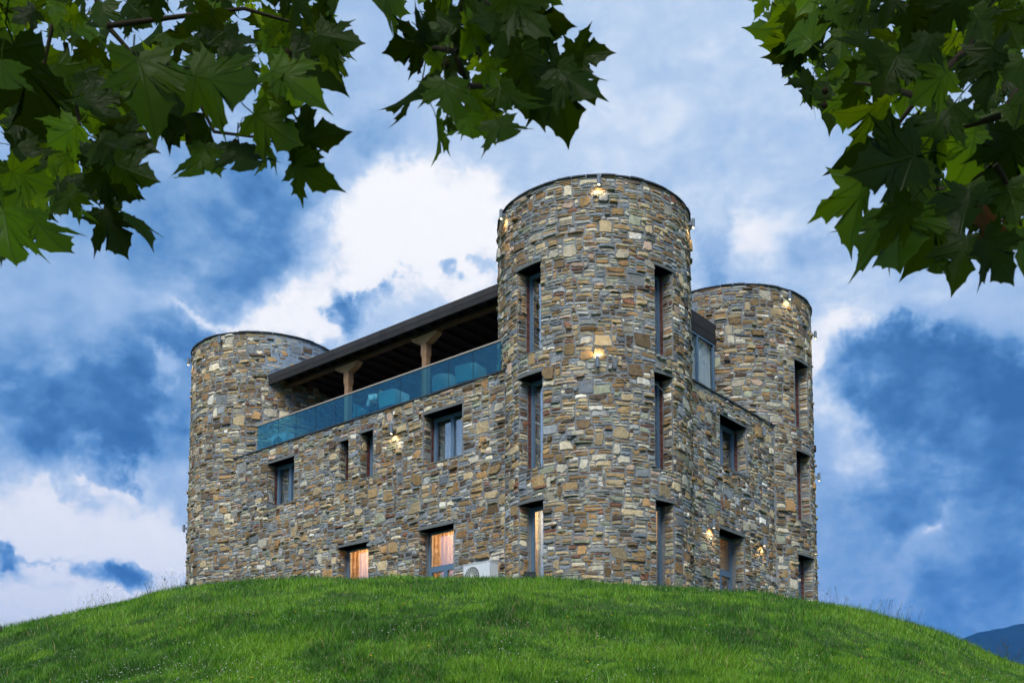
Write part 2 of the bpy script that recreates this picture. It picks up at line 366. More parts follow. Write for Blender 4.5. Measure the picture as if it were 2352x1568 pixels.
def pack(u0, u1, v0, v1, blocked, seed, big=1.0, cu=0.058, cv=0.034):
    """irregular rubble: list of (u0,v0,u1,v1) rectangles that tile the allowed cells"""
    r = random.Random(seed)
    nu = max(1, int(round((u1-u0)/cu))); nv = max(1, int(round((v1-v0)/cv)))
    cu = (u1-u0)/nu; cv = (v1-v0)/nv
    occ = np.zeros((nv, nu), bool)
    for j in range(nv):
        for i in range(nu):
            if blocked(u0+(i+0.5)*cu, v0+(j+0.5)*cv): occ[j, i] = True
    out = []
    def put(i, j, w, h):
        if i+w > nu or j+h > nv or occ[j:j+h, i:i+w].any(): return False
        occ[j:j+h, i:i+w] = True
        out.append((u0+i*cu, v0+j*cv, u0+(i+w)*cu, v0+(j+h)*cv)); return True
    area = nu*nv
    for k in range(int(area/24*big)):
        i = r.randrange(nu); j = r.randrange(nv)
        dens = 0.52+1.7*fbm(i*cu*0.6+seed, j*cv*0.75, 3.1, 2)
        if r.random() > dens: continue
        t = r.random()
        if t < 0.26: w, h = r.randint(5, 8), r.randint(6, 10)
        elif t < 0.55: w, h = r.randint(4, 7), r.randint(4, 7)
        elif t < 0.68: w, h = r.randint(2, 4), r.randint(5, 10)
        else: w, h = r.randint(6, 11), r.randint(2, 4)
        put(i, j, w, h)
    for j in range(nv):
        i = 0
        while i < nu:
            if occ[j, i]: i += 1; continue
            run = 0
            while i+run < nu and not occ[j, i+run] and run < 12: run += 1
            w = min(run, r.choice((2, 3, 4, 4, 5, 5, 6, 7, 8, 10)))
            if run-w in (1, 2): w = run if run <= 9 else w-2
            h = r.choice((1, 2, 2, 2, 2, 3, 3, 3, 4)) if w > 2 else r.choice((2, 3, 4))
            while h > 1 and (j+h > nv or occ[j:j+h, i:i+w].any()): h -= 1
            occ[j:j+h, i:i+w] = True
            if w*h >= 3: out.append((u0+i*cu, v0+j*cv, u0+(i+w)*cu, v0+(j+h)*cv))
            i += w
    return out

EYE = Vector((0, 0, 0))
def in_front(p):
    return p.y > 1
def stone(host, P, rect, r, gap=1.0, proud=1.0, hidden=False, dark=1.0):
    u0, v0, u1, v1 = rect
    w = u1-u0; h = v1-v0
    g = r.uniform(0.004, 0.0105)*gap; g = min(g, 0.22*min(w, h))
    u0 += g; u1 -= g; v0 += g*0.8; v1 -= g*0.8
    w = u1-u0; h = v1-v0; m = min(w, h)
    pts = []
    CH = (0.06, 0.12, 0.2, 0.3, 0.42) if m < 0.11 else (0.04, 0.08, 0.14, 0.25, 0.5)
    def cc(): return m*r.choice(CH), m*r.choice(CH)
    j = min(0.024, m*0.17)
    slope = r.uniform(-1, 1)*min(0.02, 0.12*h)
    shl, shr = r.uniform(-1, 1)*min(0.030, 0.2*h, 0.3*w), r.uniform(-1, 1)*min(0.030, 0.2*h, 0.3*w)
    wv = 0.022*math.sin(u0*2.1+1.3*math.sin(v0*1.7))+0.012*math.sin(u0*5.3+v0*2.2); wu = 0.018*math.sin(v0*3.1+u0*0.7)
    if hidden: wv = wu = 0.0
    near = min([1.0]+[max(0.0, max(o_[0]-u1, u0-o_[1], o_[2]-v1, v0-o_[3])/0.25) for o_ in HOST_OPEN[host]])
    wv *= near; wu *= near; shl *= near; shr *= near
    def add(u, v):
        q = (u-u0)/max(w, 1e-3); sh = (shl*(1-q)+shr*q)*((v-v0)/max(h, 1e-3)-0.5)*2
        pts.append((u+sh+wu+r.uniform(-j, j), v+wv+r.uniform(-j, j)+slope*(u-(u0+u1)/2)/max(w, 1e-3)*2))
    a, b = cc(); add(u0, v0+b); add(u0+a, v0)
    if w > 0.16: add(u0+w*r.uniform(0.4, 0.6), v0)
    a, b = cc(); add(u1-a, v0); add(u1, v0+b)
    if h > 0.14: add(u1, v0+h*r.uniform(0.4, 0.6))
    a, b = cc(); add(u1, v1-b); add(u1-a, v1)
    if w > 0.16: add(u0+w*r.uniform(0.4, 0.6), v1)
    a, b = cc(); add(u0+a, v1); add(u0, v1-b)
    if h > 0.14: add(u0, v0+h*r.uniform(0.4, 0.6))
    n = len(pts); cu = sum(p[0] for p in pts)/n; cv = sum(p[1] for p in pts)/n
    pr = proud*(r.uniform(0.005, 0.027) if r.random() < 0.94 else r.uniform(0.035, 0.085))
    tu = r.uniform(-0.05, 0.05)*proud; tv = r.uniform(-0.10, 0.06)*proud
    k = 1-min(0.32, r.uniform(0.010, 0.018)/max(m*0.5, 0.012))
    vs = [P(x, y, -0.008) for x, y in pts]
    for x, y in pts:
        x2 = cu+(x-cu)*k; y2 = cv+(y-cv)*k
        vs.append(P(x2, y2, max(0.002, pr+tu*(x2-cu)+tv*(y2-cv)+r.uniform(-0.004, 0.004))))
    vs.append(P(cu+r.uniform(-.2, .2)*w, cv+r.uniform(-.2, .2)*h, pr+r.uniform(0.0, 0.008)*proud))
    fs = []
    for i in range(n):
        q = (i+1) % n
        fs.append((i, q, n+q, n+i)); fs.append((n+i, n+q, 2*n))
    c = r.choices(SC_C, SC_W)[0]
    if w*h > 0.04 and r.random() < 0.45: c = r.choices(SC_C[3:9], (3, 4, 4, 3, 3, 1))[0]
    br = r.uniform(0.62, 1.36)*dark*1.56
    cols = []
    for i in range(len(vs)):
        q = br*r.uniform(0.93, 1.07); cols.append((c[0]*q, c[1]*q, c[2]*q))
    mid = vs[-1]; nrm = (P(cu, cv, 1.0)-P(cu, cv, 0.0)); vd = (EYE-mid); dist = vd.length
    facing = max(0.0, nrm.dot(vd)/dist)
    score = w*h*facing/dist**2
    if hidden or mid.z < 5.3: score = 0
    ALL_STONES.append((score, host, vs, fs, cols))

def mortar_sheet(name, P, us, vs, openings, colf, depth=0.47):
    mb = MB(); us = sorted(set([round(x, 5) for x in us]+[round(o[k], 5) for o in openings for k in (0, 1)]))
    vs = sorted(set([round(x, 5) for x in vs]+[round(o[k], 5) for o in openings for k in (2, 3)]))
    idx = {}
    for j, v in enumerate(vs):
        for i, u in enumerate(us):
            idx[i, j] = len(mb.v); mb.v.append(tuple(P(u, v, 0.0))); mb.c.append(colf(u, v))
    for j in range(len(vs)-1):
        for i in range(len(us)-1):
            cu = (us[i]+us[i+1])/2; cv = (vs[j]+vs[j+1])/2
            if any(o[0] < cu < o[1] and o[2] < cv < o[3] for o in openings): continue
            mb.f.append((idx[i, j], idx[i+1, j], idx[i+1, j+1], idx[i, j+1])); mb.m.append(0)
    for (a, b, c, d, kd) in openings:
        dp = depth+0.03
        for (x0, y0, x1, y1) in ((a, c, a, d), (b, c, b, d), (a, d, b, d), (a, c, b, c)):
            mb.add([P(x0, y0, 0), P(x1, y1, 0), P(x1, y1, -dp), P(x0, y0, -dp)], [(0, 1, 2, 3)], colf((x0+x1)/2, (y0+y1)/2))
    o = mb.build(name, M['mortar'], castle)
    return o
def frange(a, b, n): return [a+(b-a)*i/n for i in range(n+1)]
MORT = (0.225, 0.238, 0.245)
def mort_col(seed, fresh=None):
    def f(u, v):
        k = 1+0.22*fbm(u*1.3+seed, v*1.3, 0.3, 3)
        c = [x*k for x in MORT]
        if fresh:
            q = fresh(u, v)
            c = [c[i]*(1-q)+(0.27, 0.345, 0.43)[i]*q for i in range(3)]
        return tuple(c)
    return f

def build_host(name, P, rng_u, rng_v, openings, blocked, seed, fresh=None, big=1.0, cyl=True):
    nu = max(2, int((rng_u[1]-rng_u[0])/0.12)); nv = max(2, int((rng_v[1]-rng_v[0])/0.25))
    o = mortar_sheet(name, P, frange(*rng_u, nu), frange(*rng_v, nv), openings, mort_col(seed, fresh))
    host = len(HOSTS); HOSTS.append(o); HOST_OPEN.append(openings)
    r = random.Random(seed*31+5)
    def blk(u, v):
        for (a, b, c, d, kd) in openings:
            lt = 0.085
            if a-0.005 < u < b+0.005 and c-0.01 < v < d+lt: return True
        return blocked(u, v)
    for rc in pack(rng_u[0], rng_u[1], rng_v[0], rng_v[1], blk, seed, big):
        mu = (rc[0]+rc[2])/2; mv = (rc[1]+rc[3])/2
        q = fresh(mu, mv) if fresh else 0
        if q > 0.3 and r.random() < 0.35*q: continue
        stone(host, P, rc, r, gap=1+2.6*q, proud=1-0.45*q)
    # jamb stones, bricks, lintels and sills
    for oi, (a, b, c, d, kd) in enumerate(openings):
        for edge, sg in ((a, 1), (b, -1)):
            Q = (lambda e, s: (lambda x, v, dd: P(e+s*dd, v, -x)))(edge, sg)
            stone_d = 0.30 if kd not in ('slot',) else 0.27
            for rc in pack(0.008, stone_d, c+0.01, d-0.01, lambda u, v: False, seed*7+oi*3+sg, 0.7, 0.06, 0.034):
                stone(host, Q, rc, r, proud=0.8, hidden=True)
            if kd not in ('french', 'french_r', 'slit_lit', 'slit_lit2'):
                mb = MB(); v = c+0.012; row = 0
                while v < d-0.07:
                    x = stone_d+0.01
                    ln = 0.155 if row % 2 else 0.075
                    while x < 0.475:
                        x2 = min(x+ln, 0.478)
                        if x2-x > 0.025:
                            k = r.uniform(0.6, 1.25); cc = (0.165*k, 0.060*k, 0.042*k)
                            pbox(mb, Q, x, x2-0.008, v, v+0.062, -0.004, r.uniform(0.004, 0.01), col=cc)
                        x = x2; ln = 0.155
                    v += 0.074; row += 1
                if mb.v: tag(mb.build('brickwork', M['brick'], o), kind='stuff')
        mb = MB(); nseg = 6 if cyl else 1
        over = 0.05 if kd not in ('slot',) else 0.02
        pbox(mb, P, a-over, b+over, d, d+0.075, -0.46, 0.028 if kd.startswith('french') or kd.startswith('slit') else 0.016, nseg)
        mb.build('lintel', M['concrete'], o)
        if c > FLOOR0+0.1:
            mb = MB(); pbox(mb, P, a-0.02, b+0.02, c-0.035, c+0.004, -0.46, 0.02, nseg); mb.build('sill', M['concrete'], o)
    return o

def behind_wall(Pc):
    def f(u, v):
        if v > CAP-0.05: return False
        p = Pc(u, v, 0)-C0
        a = p.dot(dR); b = p.dot(dL)
        if Pc is PC: return (a > -PLOFF-0.01 and b > 0.9) or (a > 0.9 and b > -PROFF-0.01)
        if Pc is PTL: return a > -PLOFF-0.01 and b < L1
        return b > -PROFF-0.01 and a < L2
    return f
PC, PTL, PTR = cylP(T_C), cylP(T_L), cylP(T_R)
def smooth(e0, e1, x):
    t = max(0, min(1, (x-e0)/(e1-e0))); return t*t*(3-2*t)
def fresh_L(u, v):
    a = math.degrees(u/Rt); return smooth(8, 16, a+6*fbm(u*2, v*2, 1.7, 2))*smooth(13.75, 14.0, v+0.15*fbm(u*2, v*2, 5.5, 2))*0.9
def fresh_R(u, v):
    a = math.degrees(u/Rt); return (1-smooth(-38, -28, a+6*fbm(u*2, v*2, 1.7, 2)))*smooth(13.75, 14.0, v+0.15*fbm(u*2, v*2, 9.5, 2))*0.9
ARC = 118
def hid_C(u, v):
    a = math.degrees(u/Rt)
    if abs(a) > ARC: return True
    return behind_wall(PC)(u, v)
def hid_L(u, v):
    a = math.degrees(u/Rt)
    if a < -100 or a > 112: return True
    return behind_wall(PTL)(u, v)
def hid_R(u, v):
    a = math.degrees(u/Rt)
    if a < -100 or a > 112: return True
    return behind_wall(PTR)(u, v)
FULL = (deg(-180), deg(180))
tower_c = build_host('round_tower', PC, FULL, (Z_BASE, H_TOP), OPEN_C, hid_C, 3, big=1.5)
tower_l = build_host('round_tower', PTL, FULL, (Z_BASE, H_TOP), OPEN_L, hid_L, 5, fresh_L, big=1.2)
tower_r = build_host('round_tower', PTR, FULL, (Z_BASE, H_TOP), OPEN_R, hid_R, 8, fresh_R, big=1.5)
def in_tower(P):
    def f(u, v):
        p = P(u, v, 0)
        return any((Vector((p.x, p.y, 0))-T).length < Rt-0.01 for T in (T_C, T_L, T_R))
    return f
wall_l = build_host('wall', PL, (1.0, 13.4), (Z_BASE, CAP), OPEN_WL, in_tower(PL), 13, big=1.35, cyl=False)
wall_r = build_host('wall', PR, (1.0, 6.5), (Z_BASE, CAP), OPEN_WR, in_tower(PR), 17, big=1.5, cyl=False)
tower_c['label'] = 'tallest looking round stone tower at the near corner'; tower_l['label'] = 'round stone tower beyond the glass balcony'
tower_r['label'] = 'round stone tower beside the short wall'; wall_l['label'] = 'long stone wall under the glass balcony'; wall_r['label'] = 'short stone wall with two windows'
# the 300 stones that show largest stand alone, the rest are joined per tower or wall
order = sorted(range(len(ALL_STONES)), key=lambda i: -ALL_STONES[i][0])
single = set(order[:300])
rest = [MB() for _ in HOSTS]
for i, (sc, hst, vs, fs, cols) in enumerate(ALL_STONES):
    if i in single:
        mb = MB(); mb.add(vs, fs, cols)
        mb.build('stone', M['stone'], HOSTS[hst], origin=tuple(vs[-1]))
    else: rest[hst].add(vs, fs, cols)
for hst, mb in enumerate(rest):
    tag(mb.build('rubble_stones', M['stone'], HOSTS[hst]), kind='stuff')

# copings on the towers, wall caps
for tw, P in ((tower_c, PC), (tower_l, PTL), (tower_r, PTR)):
    n = 44
    for k in range(n):
        a0 = -PI+2*PI*k/n; a1 = -PI+2*PI*(k+1)/n-0.006
        mb = MB(); dz = rnd.uniform(-0.006, 0.006)
        pbox(mb, P, a0*Rt, a1*Rt, H_TOP+dz+0.002, H_TOP+0.036+dz, -0.42, 0.055+rnd.uniform(-0.012, 0.015), 2, col=(rnd.uniform(.7, 1.4),)*3)
        mb.build('coping_slab', M['slate'], tw)
    mb = MB(); T = P(0, 0, -Rt)
    ring = [P(-PI*Rt+2*PI*Rt*k/48, H_TOP-0.15, -0.3) for k in range(48)]
    mb.add(ring, [tuple(range(48))]); mb.build('tower_roof', M['concrete'], tw)
    mb = MB()
    for k in range(48):
        u0 = -PI*Rt+2*PI*Rt*k/48; u1 = -PI*Rt+2*PI*Rt*(k+1)/48
        mb.add([P(u0, H_TOP-0.15, -0.3), P(u1, H_TOP-0.15, -0.3), P(u1, H_TOP+0.002, -0.3), P(u0, H_TOP+0.002, -0.3)], [(0, 1, 2, 3)])
    mb.build('inner_parapet', M['concrete'], tw)
def cap_row(P, u0, u1, host, d0, d1):
    u = u0
    while u < u1-0.05:
        w = rnd.uniform(0.5, 0.9); e = min(u+w, u1)
        if u1-e < 0.2: e = u1
        mb = MB(); pbox(mb, P, u, e-0.008, CAP+0.002, CAP+0.04, d0, d1+rnd.uniform(-0.012, 0.012), col=(rnd.uniform(.7, 1.3),)*3)
        mb.build('coping_slab', M['slate'], host); u = e
cap_row(PL, 1.05, 13.2, wall_l, -0.40, 0.05)
cap_row(PR, 1.25, 6.25, wall_r, -0.40, 0.05)

# ---------------------------------------------------------------- windows
def curtain(mb, P, u0, u1, v0, v1, d, amp=0.03, waves=9, n=60, gather=None):
    prev = None
    for i in range(n+1):
        t = i/n; u = u0+(u1-u0)*t
        dd = d+amp*math.sin(t*waves*2*PI+0.8*math.sin(t*9))+amp*0.4*math.sin(t*waves*5.1)
        cur = (P(u, v0, dd), P(u, v1, dd*0.5+d*0.5))
        if prev: mb.add([prev[0], cur[0], cur[1], prev[1]], [(0, 1, 2, 3)])
        prev = cur
def room(win, P, u0, u1, v0, v1, d, depth, col, light=None, pad=0.35):
    mb = MB(); a, b, c, e = u0-pad, u1+pad, v0-0.02, v1+0.2
    d0 = d-0.05; d1 = d-depth
    q = [P(a, c, d0), P(b, c, d0), P(b, e, d0), P(a, e, d0), P(a, c, d1), P(b, c, d1), P(b, e, d1), P(a, e, d1)]
    mb.add(q, [BOXF[1], BOXF[2], BOXF[3], BOXF[4], BOXF[5]], col)
    # inner face of the wall round the opening
    o4 = [P(u0, v0, d0), P(u1, v0, d0), P(u1, v1, d0), P(u0, v1, d0)]
    mb.add(q[:4]+o4, [(0, 1, 5, 4), (1, 2, 6, 5), (2, 3, 7, 6), (3, 0, 4, 7)], col)
    mb.build('room', M['plaster'], win)
    if light:
        ld = bpy.data.lights.new('room_lamp', 'POINT'); ld.energy = light*0.43; ld.color = (1.0, 0.78, 0.54); ld.shadow_soft_size = 0.12
        lo = bpy.data.objects.new('room_lamp', ld); COL.objects.link(lo); lo.location = P((u0+u1)/2, v1-0.15, d-min(0.8, depth*0.6)); adopt(lo, win)
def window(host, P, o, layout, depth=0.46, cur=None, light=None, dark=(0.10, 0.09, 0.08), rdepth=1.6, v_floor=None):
    a, b, c, d, kd = o
    mid = P((a+b)/2, c, -depth)
    win = empty('window', mid); adopt(win, castle)
    fw = 0.06
    def bar(name, u0, u1, v0, v1, dd=0.05, par=win):
        mb = MB(); pbox(mb, P, u0, u1, v0, v1, -depth, -depth+dd); return mb.build(name, M['metal_frame'], par)
    fr = MB()
    pbox(fr, P, a, a+fw, c, d, -depth, -depth+0.06); pbox(fr, P, b-fw, b, c, d, -depth, -depth+0.06)
    pbox(fr, P, a+fw, b-fw, d-fw, d, -depth, -depth+0.06); pbox(fr, P, a+fw, b-fw, c, c+fw, -depth, -depth+0.06)
    fr.build('frame', M['metal_frame'], win)
    def pane(u0, u1, v0, v1):
        mb = MB(); pbox(mb, P, u0, u1, v0, v1, -depth+0.018, -depth+0.026); mb.build('pane', M['coated_glass' if kd in ('slit', 'slit_pale') else 'glass'], win)
    def leaf(u0, u1, v0, v1, s=0.055):
        mb = MB(); z = -depth+0.012
        pbox(mb, P, u0, u0+s, v0, v1, z, z+0.062); pbox(mb, P, u1-s, u1, v0, v1, z, z+0.062)
        pbox(mb, P, u0+s, u1-s, v1-s, v1, z, z+0.062); pbox(mb, P, u0+s, u1-s, v0, v0+s, z, z+0.062)
        mb.build('sash', M['metal_frame'], win); pane(u0+s, u1-s, v0+s, v1-s)
    ia, ib, ic, id_ = a+fw, b-fw, c+fw, d-fw
    if layout == 'single': leaf(ia+.002, ib-.002, ic+.002, id_-.002)
    elif layout == 'double':
        m = (ia+ib)/2; leaf(ia+.002, m-.002, ic+.002, id_-.002); leaf(m+.002, ib-.002, ic+.002, id_-.002)
    elif layout == 'french':
        tz = d-0.98; m = (ia+ib)/2
        bar('transom', ia, ib, tz-0.09, tz, 0.07)
        pane(ia, ib, tz, id_)
        leaf(ia+.002, m-.002, ic, tz-.092, 0.07); leaf(m+.002, ib-.002, ic, tz-.092, 0.07)
    elif layout == 'open':
        leaf(ia+.002, (ia+ib)/2-.002, ic+.002, id_-.002)
    if cur:
        mb = MB(); u0, u1 = a+(b-a)*cur[1], a+(b-a)*cur[2]
        curtain(mb, P, u0, u1, c, d+0.05, -depth-0.16, 0.04, max(2, int((u1-u0)*6)))
        mb.build('curtain', M[cur[0]], win, smooth=True)
    room(win, P, a, b, c, d, -depth, rdepth, dark, light)
    return win
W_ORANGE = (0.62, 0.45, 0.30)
window(castle, PL, OPEN_WL[0], 'double', cur=('white_curtain', 0.5, 1.0))
window(castle, PL, OPEN_WL[1], 'double', cur=('white_curtain', 0.4, 0.95))
for o in OPEN_WL[2:4]: window(castle, PL, o, 'single')
window(castle, PL, OPEN_WL[4], 'french', cur=('orange_curtain', 0.30, 1.02), light=90, dark=W_ORANGE)
window(castle, PL, OPEN_WL[5], 'french', cur=('orange_curtain', 0.0, 1.02), light=95, dark=W_ORANGE)
window(castle, PR, OPEN_WR[0], 'double')
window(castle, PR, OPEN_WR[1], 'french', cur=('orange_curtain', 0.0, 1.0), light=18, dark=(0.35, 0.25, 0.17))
for o in OPEN_C:
    k = o[4]
    if k == 'slit_lit': window(castle, PC, o, 'single', cur=('white_curtain', 0.0, 1.0), light=95, dark=W_ORANGE, rdepth=1.3)
    elif k == 'slit_lit2': window(castle, PC, o, 'single', light=40, dark=W_ORANGE, rdepth=1.3)
    elif k == 'slit_pale': window(castle, PC, o, 'single', cur=('white_curtain', 0.0, 1.0), rdepth=1.3)
    else: window(castle, PC, o, 'single', rdepth=1.3)
for o in OPEN_R: window(castle, PTR, o, 'single', rdepth=1.3)

# ---------------------------------------------------------------- back of the house, terrace, roof
back = MB()
zz = 13.75
def quad(mb, *p, col=(0.2, 0.2, 0.2)): mb.add(list(p), [tuple(range(len(p)))], col)
A1, B1 = L2+PROFF, L1+PLOFF
quad(back, BW(A1, 1.0, Z_BASE), BW(A1, L1-1, Z_BASE), BW(A1, L1-1, CAP), BW(A1, 1.0, CAP))
quad(back, BW(1.0, B1, Z_BASE), BW(L2-1, B1, Z_BASE), BW(L2-1, B1, CAP), BW(1.0, B1, CAP))
back.build('rear_wall', M['mortar'], castle)
fl = MB()
for (x0, x1, y0, y1) in ((-PLOFF+0.02, 0, 0.8, L1-0.8), (0, L2, -1.0, L1), (0.8, L2-0.8, -PROFF+0.02, -1.0)):
    quad(fl, BW(x0, y0, CAP-0.03), BW(x1, y0, CAP-0.03), BW(x1, y1, CAP-0.03), BW(x0, y1, CAP-0.03), col=(0.9, 0.85, 0.8))
fl.build('terrace_floor', M['concrete'], castle)
roof = empty('roof', BW(3, 6, 13.75)); adopt(roof, castle)
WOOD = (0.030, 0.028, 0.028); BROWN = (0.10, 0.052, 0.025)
def abox(mb, a0, a1, b0, b1, z0, z1, col=None):
    pbox(mb, lambda u, v, d: BW(u, d, v), a0, a1, z0, z1, b0, b1, col=col)
def shade(c, k): return tuple(x*k for x in c)
# fascia boards, long side and short side
for (z0, z1, k) in ((13.49, 13.655, 1.0), (13.660, 13.835, 1.35)):
    for (b0, b1) in ((2.0, 6.61), (6.62, 12.84)):
        mb = MB(); abox(mb, -1.55+(0.006 if z0 < 13.6 else 0), -1.48, b0, b1, z0, z1, shade(WOOD, k*rnd.uniform(.85, 1.15))); mb.build('fascia_board', M['dark_wood'], roof)
for (z0, z1, k) in ((13.44, 13.70, 1.0), (13.705, 14.06, 1.2)):
    mb = MB(); abox(mb, 2.2, 5.62, -0.90+(0.006 if z0 < 13.6 else 0), -0.82, z0, z1, shade(WOOD, k)); mb.build('fascia_board', M['dark_wood'], roof)
mb = MB(); abox(mb, -1.51, 8.6, -0.86, 13.0, 13.79, 13.828, (0.5, 0.55, 0.6)); mb.build('roof_deck', M['slate'], roof)
for k in range(21):      # ceiling planks, brown darkened to put the roof's shade into the colour
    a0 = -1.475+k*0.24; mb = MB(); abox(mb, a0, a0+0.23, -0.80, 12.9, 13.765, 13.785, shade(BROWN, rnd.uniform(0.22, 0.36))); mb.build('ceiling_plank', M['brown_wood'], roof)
for k in range(19):  # rafters carry the same painted shade, less strongly
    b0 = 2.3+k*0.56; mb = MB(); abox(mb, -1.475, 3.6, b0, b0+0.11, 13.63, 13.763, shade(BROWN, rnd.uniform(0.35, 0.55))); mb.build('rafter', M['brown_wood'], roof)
mb = MB()
pts = [BW(-1.0+0.012*math.sin(k*1.7), 1.9+k*0.72, 13.53+0.012*math.sin(k*2.3)) for k in range(16)]
tube(mb, pts, [0.095+0.006*math.sin(k*3.1) for k in range(16)], 10, shade(BROWN, 1.1)); mb.build('beam', M['brown_wood'], castle, smooth=True)
for b0 in (8.88, 5.42):
    col_o = MB(); PP = lambda u, v, d: BW(d, u, v)
    # chamfered post: square shaft with narrower lower part
    pbox(col_o, PP, b0-0.088, b0+0.088, CAP-0.03, 12.75, -1.088, -0.912, col=(0.33, 0.20, 0.115))
    vs = []
    for (hw, z) in ((0.088, 12.75), (0.112, 12.86), (0.112, 13.20)):
        vs += [BW(-1.0-hw, b0-hw, z), BW(-1.0+hw, b0-hw, z), BW(-1.0+hw, b0+hw, z), BW(-1.0-hw, b0+hw, z)]
    fs = [(i*4+k, i*4+(k+1) % 4, i*4+4+(k+1) % 4, i*4+4+k) for i in range(2) for k in range(4)]+[(8, 9, 10, 11)]
    col_o.add(vs, fs, (0.34, 0.205, 0.115))
    co = col_o.build('column', M['brown_wood'], castle)
    cp = MB()
    prof = [(-0.16, 13.20), (0.16, 13.20), (0.40, 13.30), (0.52, 13.39), (0.54, 13.44), (-0.54, 13.44), (-0.52, 13.39), (-0.40, 13.30)]
    f_ = [BW(-1.12, b0+x, z) for x, z in prof]; g_ = [BW(-0.88, b0+x, z) for x, z in prof]; n = len(prof)
    cp.add(f_+g_, [tuple(range(n)), tuple(range(2*n-1, n-1, -1))]+[(i, (i+1) % n, n+(i+1) % n, n+i) for i in range(n)], (0.50, 0.28, 0.13))
    cp.build('capital', M['brown_wood'], co)
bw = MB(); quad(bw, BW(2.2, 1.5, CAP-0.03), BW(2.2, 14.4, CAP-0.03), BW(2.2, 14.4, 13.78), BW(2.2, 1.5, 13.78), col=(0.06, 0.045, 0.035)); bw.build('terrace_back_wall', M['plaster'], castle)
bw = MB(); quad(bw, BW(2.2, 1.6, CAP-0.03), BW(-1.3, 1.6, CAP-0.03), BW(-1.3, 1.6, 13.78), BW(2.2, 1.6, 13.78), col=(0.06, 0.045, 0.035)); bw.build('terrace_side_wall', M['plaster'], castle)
fb = MB(); abox(fb, -1.50, -1.0, 12.0, 12.6, 13.84, 14.0); fb.build('flashing', M['lamp_metal'], roof)
dv = MB()
tube(dv, [BW(-0.2, 9.9, 13.82), BW(-0.2, 9.9, 14.0), BW(-0.2, 9.9, 14.1), BW(-0.2, 9.9, 14.13)], [0.42, 0.42, 0.3, 0.05], 14); dv.build('roof_dome', M['lamp_metal'], roof, smooth=True)
# glazed wall of the top room on the short side
PG = lambda u, v, d: BW(u, -0.85-d, v)
glz = empty('glazing', PG(4, CAP, 0)); adopt(glz, castle)
mb = MB(); pbox(mb, PG, 2.2, 5.45, CAP-0.02, CAP+0.05, -0.05, 0.03); pbox(mb, PG, 2.2, 5.45, 13.38, 13.44, -0.05, 0.03)
for u in (3.0, 4.06, 5.02, 5.36): pbox(mb, PG, u-0.032, u+0.032, CAP+0.05, 13.38, -0.05, 0.03)
mb.build('frame', M['metal_frame'], glz)
for (u0, u1) in ((3.032, 4.028), (4.092, 4.988), (5.052, 5.328)):
    mb = MB(); pbox(mb, PG, u0, u1, CAP+0.05, 13.38, -0.02, -0.01); mb.build('pane', M['clear_glass'], glz)
mb = MB(); curtain(mb, PG, 2.6, 5.12, CAP, 13.5, -0.13, 0.04, 16, 150); mb.build('curtain', M['white_curtain'], glz, smooth=True)
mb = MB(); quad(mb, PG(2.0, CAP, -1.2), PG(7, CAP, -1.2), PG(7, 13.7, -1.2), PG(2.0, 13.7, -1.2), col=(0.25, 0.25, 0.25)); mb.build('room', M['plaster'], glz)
# glass balustrade
PRL = lambda u, v, d: BW(-2.20-d, u, v)
rail = empty('glass_railing', PRL(6.6, CAP+0.04, 0)); adopt(rail, castle)
JO = [11.95, 10.861, 9.961, 9.023, 8.073, 7.141, 6.197, 5.269, 4.347, 3.364, 2.447, 1.45]
for i in range(11):
    mb = MB(); pbox(mb, PRL, JO[i+1]+0.006, JO[i]-0.006, CAP+0.045, 11.79, -0.006, 0.006); mb.build('pane', M['rail_glass'], rail)
for j_ in JO[1:-1]:
    mb = MB(); pbox(mb, PRL, j_-0.006, j_+0.006, CAP+0.045, 11.79, -0.004, 0.004); mb.build('joint_seal', M['black_plastic'], rail)
mb = MB(); pbox(mb, PRL, 1.45, 11.97, 11.795, 11.835, -0.03, 0.03, col=(0.42, 0.36, 0.30)); mb.build('handrail', M['white_plastic'], rail)

